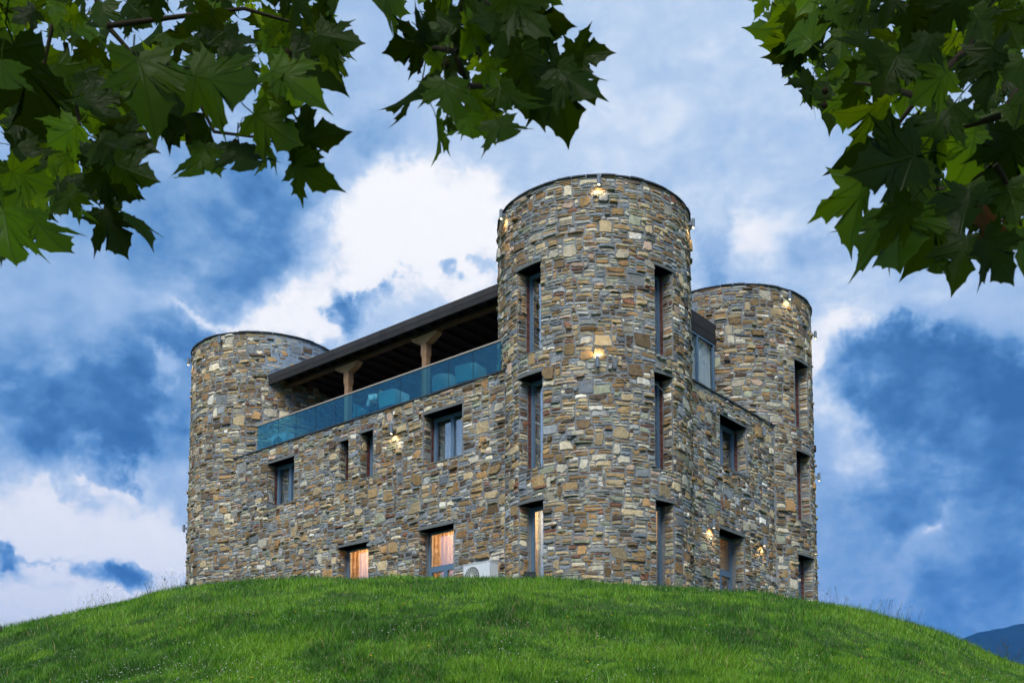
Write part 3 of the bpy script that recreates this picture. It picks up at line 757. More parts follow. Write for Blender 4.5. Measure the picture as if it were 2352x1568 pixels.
# ---------------------------------------------------------------- wall lamps
def lamp(p, out, label, lit=True, up=False):
    """round up/down sconce hanging beside the wall at p, out = outward direction"""
    out = Vector(out).normalized(); c = Vector(p)+out*0.13
    root = empty('wall_lamp', Vector(p)); tag(root, label, 'wall lamp', 'cylinder lamps fixed to the castle walls')
    mb = MB(); hh, r = 0.125, 0.046
    pts = [c+Vector((0, 0, z)) for z in (-hh+0.012, -hh, hh-0.006, hh)]
    tube(mb, pts, [r*0.86, r, r, r*0.93], 20, cap=False)
    n = 20
    for zz, rr in (((hh, r*0.93),) if not up else ((-hh, r*0.9),)):
        ring = [c+Vector((rr*math.cos(2*PI*k/n), rr*math.sin(2*PI*k/n), zz)) for k in range(n)]; mb.add(ring, [tuple(range(n))])
    mb.build('lamp_body', M['lamp_metal'], root, smooth=False)
    side = out.cross(Vector((0, 0, 1))); mb = MB()
    PB = lambda u, v, d: Vector(p)+side*u+Vector((0, 0, v))+out*d
    pbox(mb, PB, -0.022, 0.022, -0.035, 0.035, -0.02, 0.09); mb.build('bracket', M['lamp_metal'], root)
    s = 1 if up else -1
    ring = [c+Vector((r*0.86*math.cos(2*PI*k/n), r*0.86*math.sin(2*PI*k/n), s*(hh-0.003))) for k in range(n)]
    mb = MB(); mb.add(ring, [tuple(range(n))]); mb.build('lens', M['lamp_glow'] if lit else M['black_plastic'], root)
    if lit:
        ld = bpy.data.lights.new('lamp_light', 'SPOT'); ld.energy = 6.0; ld.color = (1.0, 0.70, 0.30); ld.spot_size = math.radians(140); ld.spot_blend = 1.0; ld.shadow_soft_size = 0.012
        lo = bpy.data.objects.new('lamp_light', ld); COL.objects.link(lo); lo.location = c+Vector((0, 0, s*(hh+0.012)))
        dr = Vector((0, 0, s))-out*0.55
        lo.rotation_euler = (-dr).to_track_quat('Z', 'Y').to_euler(); adopt(lo, root)
    return root
def cyl_lamp(T, a, z, *args, **kw):
    a = math.radians(a); o = Vector((math.sin(a), -math.cos(a), 0)); return lamp(Vector((T.x, T.y, 0))+o*(Rt+0.012)+Vector((0, 0, z)), o, *args, **kw)
cyl_lamp(T_C, -1.5, 15.10, 'lit cylinder lamp at the middle of the near tower rim')
cyl_lamp(T_C, -67, 15.13, 'lit cylinder lamp on the near tower rim, on the balcony side')
cyl_lamp(T_C, 71, 14.98, 'lit cylinder lamp on the near tower rim, silhouetted towards the farther right tower')
cyl_lamp(T_C, -2.8, 10.42, 'uplight cylinder lamp halfway up the near tower', up=True)
cyl_lamp(T_L, -22.5, 15.06, 'unlit cylinder lamp just under the left tower rim', lit=False)
cyl_lamp(T_L, -70, 14.95, 'lit cylinder lamp sticking out of the left tower edge near its rim')
cyl_lamp(T_L, -76, 9.05, 'unlit cylinder lamp sticking out low on the left tower edge', lit=False)
cyl_lamp(T_R, 31, 15.06, 'lit cylinder lamp just under the rim of the tower beside the short wall')
cyl_lamp(T_R, 73, 14.48, 'lit cylinder lamp sticking out near the top edge of the right tower')
cyl_lamp(T_R, 75, 9.85, 'lit cylinder lamp sticking out halfway up the right tower edge')
def wl_lamp(P, s, z, *a, **k): lamp(P(s, z, 0.012), P(s, z, 1)-P(s, z, 0), *a, **k)
wl_lamp(PL, 5.38, 10.19, 'lit cylinder lamp on the long wall between slot and upper window')
wl_lamp(PR, 2.40, 10.36, 'unlit cylinder lamp under the parapet of the short wall, next to the near tower', lit=False)
wl_lamp(PR, 5.34, 10.46, 'unlit cylinder lamp under the parapet of the short wall, next to the far tower', lit=False)
wl_lamp(PR, 2.24, 7.12, 'lit cylinder lamp on the short wall between near tower and door')
wl_lamp(PR, 5.20, 7.15, 'lit cylinder lamp on the short wall between door and far tower')

# ---------------------------------------------------------------- things round the house
def ac_unit(P, u0, u1, z0, label, d0=0.15):
    """outdoor unit standing along a wall patch, fan side outwards"""
    root = empty('air_conditioner', P((u0+u1)/2, z0, d0)); tag(root, label, 'air conditioner', 'outdoor air conditioner units')
    h, dp = 0.66, 0.33
    mb = MB(); pbox(mb, P, u0, u1, z0+0.04, z0+h, d0, d0+dp, col=(0.72, 0.76, 0.78))
    pbox(mb, P, u0-0.01, u1+0.01, z0+h, z0+h+0.018, d0-0.01, d0+dp+0.012, col=(0.76, 0.79, 0.80))
    mb.build('housing', M['white_plastic'], root)
    fu = u1-0.31 if True else 0; fz = z0+h*0.5; fd = d0+dp
    mb = MB(); n = 32; R0 = 0.255
    ctr = P(fu, fz, fd+0.003); ring = [P(fu+R0*math.cos(2*PI*k/n), fz+R0*math.sin(2*PI*k/n), fd+0.003) for k in range(n)]
    mb.add([ctr]+ring, [(0, 1+k, 1+(k+1) % n) for k in range(n)], (0.16, 0.18, 0.17)); mb.build('fan_opening', M['white_plastic'], root)
    mb = MB()
    for k in range(18):
        a = 2*PI*k/18
        pts = [P(fu+r*math.cos(a+0.9*(r-0.06)), fz+r*math.sin(a+0.9*(r-0.06)), fd+0.016) for r in (0.06, 0.12, 0.19, 0.262)]
        tube(mb, pts, 0.0045, 4, (0.75, 0.77, 0.72))
    for r in (0.125, 0.19, 0.262):
        tube(mb, [P(fu+r*math.cos(2*PI*k/24), fz+r*math.sin(2*PI*k/24), fd+0.016) for k in range(25)], 0.0045, 4, (0.75, 0.77, 0.72))
    hub = [P(fu+0.07*math.cos(2*PI*k/16), fz+0.07*math.sin(2*PI*k/16), fd+0.02) for k in range(16)]
    mb.add(hub, [tuple(range(16))], (0.8, 0.8, 0.74)); mb.build('fan_grille', M['white_plastic'], root)
    mb = MB()
    for uu in (u0+0.1, u1-0.16): pbox(mb, P, uu, uu+0.06, z0, z0+0.04, d0+0.02, d0+dp-0.02, col=(0.2, 0.2, 0.2))
    mb.build('foot', M['white_plastic'], root)
    return root
ac_unit(PL, 1.16, 2.06, 5.06, 'white air conditioner unit standing in the grass against the long wall', 0.36)
ac_unit(PRL, 11.0, 11.75, CAP-0.03, 'white air conditioner unit behind the balcony glass next to the left tower', -0.75)
def floodlight(p, label, yaw, s=1.0):
    root = empty('floodlight', p); tag(root, label, 'floodlight', 'black floodlights standing in the grass')
    R_ = Matrix.Translation(Vector(p)) @ Matrix.Rotation(yaw, 4, 'Z')
    P = lambda u, v, d: R_ @ Vector((u*s, d*s, v*s))
    mb = MB(); vs = [(-.14, .06, -.05), (.14, .06, -.05), (.14, .23, .03), (-.14, .23, .03), (-.11, .08, .06), (.11, .08, .06), (.11, .19, .10), (-.11, .19, .10)]
    mb.add([P(a, b, c) for a, b, c in vs], BOXF); mb.build('housing', M['black_plastic'], root)
    mb = MB(); pbox(mb, P, -.125, .125, .08, .20, -.058, -.048, col=(3, 3, 3)); mb.build('lens', M['black_plastic'], root)
    mb = MB(); tube(mb, [P(-.16, .15, .02), P(-.16, .0, .02), P(.16, .0, .02), P(.16, .15, .02)], 0.012*s, 5); mb.build('bracket', M['black_plastic'], root)
zf = float(hz(0.42, 24.4)); floodlight((0.42, 24.4, zf), 'small black floodlight in the grass at the foot of the near tower', 0.4, 1.0)
zf = float(hz(-11.3, 23.6)); floodlight((-11.2, 23.2, zf-0.12), 'small black floodlight on the left flank of the hill', 2.2, 0.8)

def tub_chair(a, b, yaw, label, col, sq=1.0):
    base = BW(a, b, CAP-0.03); root = empty('armchair', base); tag(root, label, 'armchair', 'pale armchairs on the terrace')
    X = (dR*math.cos(yaw)+dL*math.sin(yaw)); Yv = (-dR*math.sin(yaw)+dL*math.cos(yaw))     # X = facing direction
    P = lambda u, v, d: base+X*d+Yv*u+Vector((0, 0, v))
    mb = MB(); pbox(mb, P, -.30, .30, .34, .46, -.28, .32, 3, col); mb.build('seat', M['cloth'], root)
    mb = MB(); n = 16
    prof = []
    for k in range(n+1):
        t = -1+2*k/n; ang = t*math.radians(112); hgt = .76-.18*abs(t)**3*(1 if sq == 1.0 else 0.2)
        sp = lambda q: math.copysign(abs(q)**sq, q)
        prof.append((sp(math.sin(ang))*.36, -sp(math.cos(ang))*.36-.02, hgt))
    vs = []
    for (u, d, h) in prof:
        k = 0.87; vs += [P(u, .30, d), P(u*1.06, h, d*1.08), P(u*k*1.04, h, d*k*1.04), P(u*k, .30, d*k)]
    fs = [(4*i+j, 4*i+(j+1) % 4, 4*i+4+(j+1) % 4, 4*i+4+j) for i in range(n) for j in range(4)]+[(0, 1, 2, 3), (4*n, 4*n+1, 4*n+2, 4*n+3)]
    mb.add(vs, fs, col); mb.build('backrest', M['cloth'], root)
    for (u, d) in ((-.25, -.24), (.25, -.24), (-.25, .26), (.25, .26)):
        mb = MB(); tube(mb, [P(u*1.05, 0, d*1.05), P(u, .35, d)], [.014, .02], 6, (0.2, 0.15, 0.1)); mb.build('leg', M['brown_wood'], root)
tub_chair(-1.62, 7.35, -PI/2, 'pale armchair behind the balcony glass that the person sits in', (0.34, 0.40, 0.40))
tub_chair(-1.62, 6.10, 0.0, 'white armchair with its back to the balcony glass, next to the seated person', (0.72, 0.74, 0.74), 0.35)
tub_chair(-1.55, 4.10, 0.5, 'pale round armchair behind the balcony glass, right of the second column', (0.38, 0.40, 0.40))
tub_chair(-1.60, 3.05, 0.15, 'white armchair behind the balcony glass, nearest the near tower', (0.45, 0.48, 0.48), 0.5)
# seated person, leaning forward, back to the viewer
def skinned(name, joints, edges, mat, parent=None, sub=2, col=(1, 1, 1)):
    me = bpy.data.meshes.new(name); me.from_pydata([j[0] for j in joints], edges, []); me.materials.append(mat)
    at = me.color_attributes.new('tint', 'FLOAT_COLOR', 'POINT'); at.data.foreach_set('color', np.tile(np.array([*col, 1], np.float32), len(joints)))
    o = bpy.data.objects.new(name, me); COL.objects.link(o)
    m = o.modifiers.new('skin', 'SKIN'); m.use_smooth_shade = True
    for i, j in enumerate(joints):
        r = j[1] if isinstance(j[1], tuple) else (j[1], j[1]); me.skin_vertices[0].data[i].radius = r
    me.skin_vertices[0].data[0].use_root = True
    o.modifiers.new('sub', 'SUBSURF').levels = sub; o.modifiers[-1].render_levels = sub
    if parent is not None: adopt(o, parent)
    return o
pb = BW(-1.62, 7.22, CAP-0.03)
fwd = -dL; sd = dR
def J(f, s_, z): return tuple(pb+fwd*f+sd*s_+Vector((0, 0, z)))
body = skinned('person', [(J(0, 0, .50), (.15, .12)), (J(.08, 0, .66), (.14, .11)), (J(.22, 0, .80), (.15, .11)), (J(.36, 0, .86), (.13, .10)), (J(.44, 0, .90), .055), (J(.50, 0, .95), .088), (J(.55, 0, .95), .092), (J(.61, 0, .88), .062),
   (J(.30, .19, .82), .065), (J(.38, .26, .62), .052), (J(.56, .18, .56), .04), (J(.64, .14, .55), .035), (J(.30, -.19, .82), .065), (J(.38, -.26, .62), .052), (J(.56, -.18, .56), .04), (J(.64, -.14, .55), .035),
   (J(.10, .10, .50), .10), (J(.48, .13, .50), .075), (J(.50, .13, .12), .05), (J(.62, .13, .04), .04), (J(.10, -.10, .50), .10), (J(.48, -.13, .50), .075), (J(.50, -.13, .12), .05), (J(.62, -.13, .04), .04)],
   [(0, 1), (1, 2), (2, 3), (3, 4), (4, 5), (5, 6), (6, 7), (2, 8), (8, 9), (9, 10), (10, 11), (2, 12), (12, 13), (13, 14), (14, 15), (0, 16), (16, 17), (17, 18), (18, 19), (0, 20), (20, 21), (21, 22), (22, 23)], M['skin'])
tag(body, 'person in a white shirt leaning forward in an armchair behind the balcony glass', 'person')
skinned('shirt', [(J(0, 0, .50), (.17, .14)), (J(.08, 0, .66), (.165, .135)), (J(.22, 0, .81), (.175, .135)), (J(.36, 0, .87), (.15, .12)), (J(.43, 0, .885), .08), (J(.30, .19, .82), .09), (J(.37, .25, .65), .075), (J(.30, -.19, .82), .09), (J(.37, -.25, .65), .075)],
   [(0, 1), (1, 2), (2, 3), (3, 4), (2, 5), (5, 6), (2, 7), (7, 8)], M['white_shirt'], body, 2)
skinned('trousers', [(J(.0, 0, .48), (.17, .13)), (J(.10, .10, .50), .115), (J(.48, .13, .50), .09), (J(.50, .13, .13), .07), (J(.10, -.10, .50), .115), (J(.48, -.13, .50), .09), (J(.50, -.13, .13), .07)],
   [(0, 1), (1, 2), (2, 3), (0, 4), (4, 5), (5, 6)], M['dark_trousers'], body, 2)
skinned('hair', [(J(.465, 0, .955), .075), (J(.50, 0, .985), .092), (J(.55, 0, .99), .088)], [(0, 1), (1, 2)], M['dark_hair'], body, 2)
# loose cables
mb = MB(); r = random.Random(4); pts = []
for k in range(34):
    t = k/33; a = 19.5-10*t+3.2*math.sin(t*23)+1.4*math.sin(t*51); pts.append(PTL(deg(a), 13.55-2.75*t, 0.05))
tube(mb, pts, 0.009, 4); tag(mb.build('cable', M['cable']), 'pale cable trailing down the left tower from the roof edge', 'cable')
mb = MB(); pts = [PC(deg(-1+48*k/24), 10.10+0.12*math.sin(k*0.5)-0.012*k, 0.05) for k in range(25)]
tube(mb, pts, 0.007, 4); tag(mb.build('cable', M['cable']), 'pale cable crossing the near tower from the uplight', 'cable')
mb = MB(); pts = [PL(6.1-0.035*k, 10.22-0.09*math.sin(k*0.14)-0.01*math.sin(k*1.1), 0.05) for k in range(24)]
tube(mb, pts, 0.007, 4); tag(mb.build('cable', M['cable']), 'short pale cable between slot and lamp on the long wall', 'cable')

# ---------------------------------------------------------------- grass, flowers, bush
def blade_mesh(name, base, h, w, lean, face, cols, mat, bend=0.55):
    """base (n,3), h, w (n,), lean (n,2) horizontal tip offset, face (n,) azimuth of the width"""
    n = len(h); wx = np.cos(face)*w/2; wy = np.sin(face)*w/2
    V = np.zeros((n, 5, 3), np.float32)
    side = np.stack([wx, wy, np.zeros(n)], -1)
    V[:, 0] = base-side; V[:, 1] = base+side
    mid = base+np.stack([lean[:, 0]*0.3, lean[:, 1]*0.3, h*bend], -1)
    V[:, 2] = mid+side*0.75; V[:, 3] = mid-side*0.75
    V[:, 4] = base+np.stack([lean[:, 0], lean[:, 1], h], -1)
    me = bpy.data.meshes.new(name)
    me.vertices.add(n*5); me.vertices.foreach_set('co', V.ravel())
    me.loops.add(n*7); me.polygons.add(n*2)
    i = np.arange(n)[:, None]*5
    me.loops.foreach_set('vertex_index', (i+np.array([0, 1, 2, 3, 3, 2, 4])).astype(np.int32).ravel())
    st = (np.arange(n)[:, None]*7+np.array([0, 4])).astype(np.int32).ravel()
    me.polygons.foreach_set('loop_start', st)
    me.update(calc_edges=True); me.materials.append(mat)
    at = me.color_attributes.new('tint', 'FLOAT_COLOR', 'POINT')
    c = np.ones((n, 5, 4), np.float32); c[:, :, :3] = cols[:, None, :]
    at.data.foreach_set('color', c.ravel())
    o = bpy.data.objects.new(name, me); COL.objects.link(o); return o
def plant_mat(name, trans=0.35, gloss=0.06):
    m, t, out = new_mat(name); g = G(t)
    col = g.n('ShaderNodeAttribute', attribute_name='tint').outputs['Color']
    a = g.n('ShaderNodeBsdfDiffuse', {0: col}); b = g.n('ShaderNodeBsdfTranslucent', {0: col})
    ms = g.n('ShaderNodeMixShader', {0: trans, 1: a.outputs[0], 2: b.outputs[0]})
    gl = g.n('ShaderNodeBsdfGlossy', {'Color': (1, 1, 1, 1), 'Roughness': 0.45})
    m2 = g.n('ShaderNodeMixShader', {0: gloss, 1: ms.outputs[0], 2: gl.outputs[0]})
    t.links.new(m2.outputs[0], out.inputs[0]); return m
M['grass'] = plant_mat('grass_blades', 0.35, 0.02)
M['petal'] = plant_mat('petals', 0.3, 0.02)
def vnoise(x, y, s, seed):
    """cheap smooth value noise"""
    g_ = np.random.default_rng(seed).random((64, 64)); X = x*s % 64; Y = y*s % 64
    i = X.astype(int); j = Y.astype(int); fx = X-i; fy = Y-j; fx = fx*fx*(3-2*fx); fy = fy*fy*(3-2*fy)
    i1 = (i+1) % 64; j1 = (j+1) % 64
    return (g_[i, j]*(1-fx)+g_[i1, j]*fx)*(1-fy)+(g_[i, j1]*(1-fx)+g_[i1, j1]*fx)*fy
NB = 470000
yt = np.linspace(10.8, DC+1.2, 400); gt = hz(np.zeros(400), yt)/yt; gt = np.maximum.accumulate(gt)+np.arange(400)*1e-6
k1 = int(NB*0.72)
yy = np.concatenate([np.interp(nrng.uniform(gt[0], gt[-1], k1), gt, yt), nrng.uniform(10.8, 27.0, NB-k1)])
uu = nrng.uniform(-0.56, 0.56, NB)
# clump: pull blades towards tuft centres
xx = uu*yy
cx = np.round(xx/0.11+nrng.normal(0, .3, NB))*0.11; cyy = np.round(yy/0.11+nrng.normal(0, .3, NB))*0.11
kk = nrng.uniform(0, 0.75, NB); xx = xx*(1-kk)+cx*kk+nrng.normal(0, .012, NB); yy = yy*(1-kk)+cyy*kk+nrng.normal(0, .012, NB)
patch = vnoise(xx+100, yy+100, 0.55, 1)*0.30+vnoise(xx+100, yy+100, 1.6, 2)*0.32+vnoise(xx+100, yy+100, 4.5, 3)*0.38
tall = np.clip(vnoise(xx+50, yy+80, 1.1, 4)*1.5-0.55+vnoise(xx+50, yy+80, 3.7, 9)*0.4, 0, 1)
hh = (0.03+0.065*nrng.random(NB)**1.3)*(0.65+1.7*tall)
hh *= np.where(nrng.random(NB) < 0.02, 1.8, 1.0)
zz_ = hz(xx, yy)-0.01
la = nrng.uniform(0, 2*PI, NB); ll = hh*nrng.uniform(0.15, 0.75, NB)
c1 = np.array([0.036, 0.118, 0.008]); c2 = np.array([0.076, 0.220, 0.011]); c3 = np.array([0.165, 0.335, 0.018]); c4 = np.array([0.30, 0.25, 0.10])
tt = np.clip((patch-0.5)*3.0+0.5+nrng.normal(0, .20, NB), 0, 1)[:, None]
cols = np.where(tt < 0.5, c1+(c2-c1)*tt*2, c2+(c3-c2)*(tt*2-1))
straw = (nrng.random(NB) < 0.018+0.05*(vnoise(xx+10, yy+30, 0.9, 12) > 0.78))[:, None]
cols = np.where(straw, c4, cols)*nrng.uniform(0.6, 1.5, NB)[:, None]
grass = blade_mesh('grass', np.stack([xx, yy, zz_], -1), hh, nrng.uniform(0.006, 0.015, NB), np.stack([np.cos(la)*ll, np.sin(la)*ll], -1), nrng.uniform(-0.7, 0.7, NB), cols, M['grass'])
tag(grass, 'thick green grass covering the hill', 'grass', kind='stuff')
# tall seeding stems along the flanks of the hill
us = []; 
for (a, b, n_) in ((-0.52, -0.30, 220), (0.285, 0.56, 330), (-0.30, 0.28, 200)):
    for _ in range(n_): us.append((nrng.uniform(a, b), nrng.uniform(DC-2.2, DC+0.7), 1.0 if abs(a) > 0.28 and b != 0.28 else 0.45))
mb = MB(); r = random.Random(9)
for (u, y, k) in us:
    if vnoise(np.array([u*60+20]), np.array([y*0.3]), 0.6, 6)[0] < 0.47 and k > 0.5: continue
    x = u*y; z = float(hz(x, y)); h = r.uniform(0.18, 0.46)*k
    lx, ly = r.uniform(-.1, .12), r.uniform(-.06, .06); w = 0.0018
    p0, p1, p2 = Vector((x, y, z)), Vector((x+lx*.35, y+ly*.35, z+h*.55)), Vector((x+lx, y+ly, z+h))
    cl = r.choice(((0.05, 0.09, 0.02), (0.10, 0.10, 0.04), (0.17, 0.13, 0.06), (0.04, 0.07, 0.015)))
    tube(mb, [p0, p1, p2], [w*1.3, w, w*.7], 3, cl, cap=False)
    if r.random() < 0.75:
        d_ = (p2-p1).normalized(); e = r.uniform(.03, .07)
        tube(mb, [p2, p2+d_*e*.4, p2+d_*e], [w, r.uniform(.004, .008), .001], 4, (cl[0]*1.3, cl[1]*1.05, cl[2]*1.2), cap=False)
tag(mb.build('tall_grass', M['grass']), 'thin seeding grass stems standing along the crest of the hill', 'grass', kind='stuff')
mb = MB(); mb2 = MB()
def dot(m_, p, s_, c):
    vs = [p+Vector(q)*s_ for q in ((1, 0, 0), (0, 1, 0), (-1, 0, 0), (0, -1, 0), (0, 0, .8), (0, 0, -.6))]
    m_.add(vs, [(0, 1, 4), (1, 2, 4), (2, 3, 4), (3, 0, 4), (1, 0, 5), (2, 1, 5), (3, 2, 5), (0, 3, 5)], c)
for k in range(1000):
    u = r.uniform(-0.52, 0.52); y = float(np.interp(r.uniform(gt[0], gt[-1]), gt, yt)); x = u*y
    dn = float(vnoise(np.array([x+100]), np.array([y+60]), 0.8, 21)[0])
    if dn < 0.60-0.22*(u < -0.2): continue
    for q in range(r.randint(1, 3)):
        x1 = x+r.gauss(0, .12); y1 = y+r.gauss(0, .12)
        dot(mb, Vector((x1, y1, float(hz(x1, y1))+r.uniform(.07, .15))), r.uniform(.007, .013), r.choice(((.75, .75, .68), (.62, .65, .52), (.55, .55, .45))))
for k in range(45):
    u = r.uniform(-0.5, 0.45); y = float(np.interp(r.uniform(gt[0], gt[200]), gt, yt)); x = u*y
    dot(mb2, Vector((x, y, float(hz(x, y))+r.uniform(.08, .14))), r.uniform(.012, .018), (.75, .5, .02))
tag(mb.build('clover_flowers', M['petal']), 'tiny white clover flowers dotted through the grass', 'flowers', kind='stuff')
tag(mb2.build('yellow_flowers', M['petal']), 'tiny yellow flowers dotted through the grass', 'flowers', kind='stuff')
def bush(p, w, h, n, label, seed):
    r = random.Random(seed); root = empty('bush', p); tag(root, label, 'bush')
    mb = MB(); st = MB()
    for k in range(9):
        a = r.uniform(0, 2*PI); tip = Vector(p)+Vector((math.cos(a)*w*.4, math.sin(a)*w*.3, h*r.uniform(.5, .9))); tube(st, [Vector(p), (Vector(p)+tip)/2+Vector((0, 0, .05)), tip], [.008, .006, .003], 4, (.06, .08, .03))
    st.build('stem', M['grass'], root)
    for k in range(n):
        a = r.uniform(0, 2*PI); q = math.sqrt(r.random()); el_ = r.random()
        c = Vector(p)+Vector((math.cos(a)*q*w*.5, math.sin(a)*q*w*.4, h*(0.1+0.9*el_*(1-.55*q*q))))
        L_ = r.uniform(.05, .10); d = Vector((r.gauss(0, 1), r.gauss(0, 1), r.gauss(0, .5))).normalized(); s_ = d.cross(Vector((r.gauss(0, .4), r.gauss(0, .4), 1))).normalized()*L_*.38
        cl = r.choice(((.018, .065, .014), (.028, .095, .018), (.045, .13, .02)))
        mb.add([c, c+d*L_*.5+s_, c+d*L_, c+d*L_*.5-s_], [(0, 1, 2, 3)], cl)
    tag(mb.build('foliage', M['grass'], root), kind='stuff')
bp = PL(8.85, 0, 0.45); 
bush((bp.x, bp.y, 5.80), 0.95, 0.62, 420, 'dark leafy bush growing at the foot of the long wall', 5)

# ---------------------------------------------------------------- mountain
def mtn(X, Y):
    d = np.hypot(X-2600, (Y-4300)*0.6)
    z = 790*np.exp(-((X-2900)/2200)**2-((Y-4500)/900)**2)
    nz = sum(vnoise(X/1000+50, Y/1000+50, s_, 40+i)*a_ for i, (s_, a_) in enumerate(((2.1, 70), (5.3, 40), (12.0, 18), (30.0, 8))))
    return z+np.clip(z/400, 0, 1)*(nz-68)-25
def forest_mat():
    m, t, out = new_mat('far_forest'); g = G(t)
    pos = g.n('ShaderNodeNewGeometry').outputs['Position']
    c = g.ramp(g.noise(pos, 0.02, 6), [(0.35, (0.009, 0.016, 0.010)), (0.65, (0.018, 0.030, 0.015))])
    bs = g.n('ShaderNodeBsdfPrincipled', {'Base Color': c, 'Roughness': 1.0, 'Specular IOR Level': 0.0}); t.links.new(bs.outputs[0], out.inputs[0]); return m
mt = grid_mesh('mountain', np.linspace(-800, 6400, 170), np.linspace(2300, 6600, 100), forest_mat(), mtn)
tag(mt, 'dark blue wooded mountain far beyond the hill', kind='structure')

# ---------------------------------------------------------------- plane trees
def leaf_mat(name, dark, light, tr):
    m, t, out = new_mat(name); g = G(t)
    tc_ = g.n('ShaderNodeTexCoord').outputs['Object']
    sx = g.n('ShaderNodeSeparateXYZ', {0: tc_}); x = sx.outputs[0]; y = sx.outputs[1]
    vein = None
    for ang, y0 in ((0, 0.0), (50, 0.02), (-50, 0.02), (92, 0.03), (-92, 0.03)):
        c_, s_ = math.cos(math.radians(ang)), math.sin(math.radians(ang))
        perp = g.math('ABSOLUTE', g.math('SUBTRACT', g.math('MULTIPLY', x, c_), g.math('MULTIPLY', g.math('SUBTRACT', y, y0), s_)))
        along = g.math('ADD', g.math('MULTIPLY', x, s_), g.math('MULTIPLY', g.math('SUBTRACT', y, y0), c_))
        d_ = g.math('ADD', perp, g.math('MULTIPLY', g.math('LESS_THAN', along, 0.0), 1.0))
        vein = d_ if vein is None else g.math('MINIMUM', vein, d_)
    vm_ = g.ramp(vein, [(0.006, (1, 1, 1)), (0.022, (0, 0, 0))])
    rn = g.n('ShaderNodeObjectInfo').outputs['Random']
    ns = g.noise(tc_, 5, 4)
    base_ = g.mix(g.math('ADD', g.math('MULTIPLY', rn, 0.7), g.math('MULTIPLY', ns, 0.4), clamp=True), (*dark, 1), (*light, 1))
    base_ = g.mix(g.math('MULTIPLY', vm_, 0.2), base_, (light[0]*1.6, light[1]*1.25, light[2]*1.3, 1))
    trc = g.mix(g.math('MULTIPLY', vm_, 0.6), (*tr, 1), (tr[0]*0.35, tr[1]*0.4, tr[2]*0.4, 1))
    nrm = g.bump(g.math('ADD', g.math('MULTIPLY', vm_, 0.6), ns), 0.3, 0.02)
    rp = g.math('MULTIPLY_ADD', g.math('POWER', rn, 2.4), 0.94, 0.06)
    trc = g.mix(1.0, trc, g.n('ShaderNodeCombineXYZ', {0: rp, 1: rp, 2: rp}).outputs[0], 'MULTIPLY')
    a = g.n('ShaderNodeBsdfDiffuse', {0: base_, 'Normal': nrm}); b = g.n('ShaderNodeBsdfTranslucent', {0: trc})
    ms = g.n('ShaderNodeAddShader', {0: a.outputs[0], 1: b.outputs[0]})
    gl = g.n('ShaderNodeBsdfGlossy', {'Color': (1, 1, 1, 1), 'Roughness': 0.38, 'Normal': nrm})
    m2 = g.n('ShaderNodeMixShader', {0: 0.012, 1: ms.outputs[0], 2: gl.outputs[0]})
    t.links.new(m2.outputs[0], out.inputs[0]); return m
M['leaf'] = leaf_mat('plane_leaf', (0.006, 0.018, 0.003), (0.028, 0.060, 0.005), (0.30, 0.42, 0.004))
M['dead_leaf'] = leaf_mat('withered_leaf', (0.06, 0.03, 0.015), (0.13, 0.06, 0.03), (0.08, 0.03, 0.01))
M['bark'] = mat_tinted('plane_bark', 0.9, 8, 0.45, 0.7, 0.01, 0.15, base=(0.075, 0.055, 0.040))
HALF = [(0.05, -0.06), (0.14, -0.11), (0.20, -0.08), (0.28, -0.12), (0.32, -0.05), (0.47, -0.08), (0.37, 0.04), (0.34, 0.11), (0.25, 0.17), (0.35, 0.20), (0.39, 0.29), (0.49, 0.31), (0.46, 0.39),
        (0.61, 0.62), (0.44, 0.51), (0.40, 0.59), (0.32, 0.49), (0.25, 0.50), (0.16, 0.45), (0.20, 0.58), (0.30, 0.63), (0.21, 0.70), (0.18, 0.80), (0.085, 0.86)]
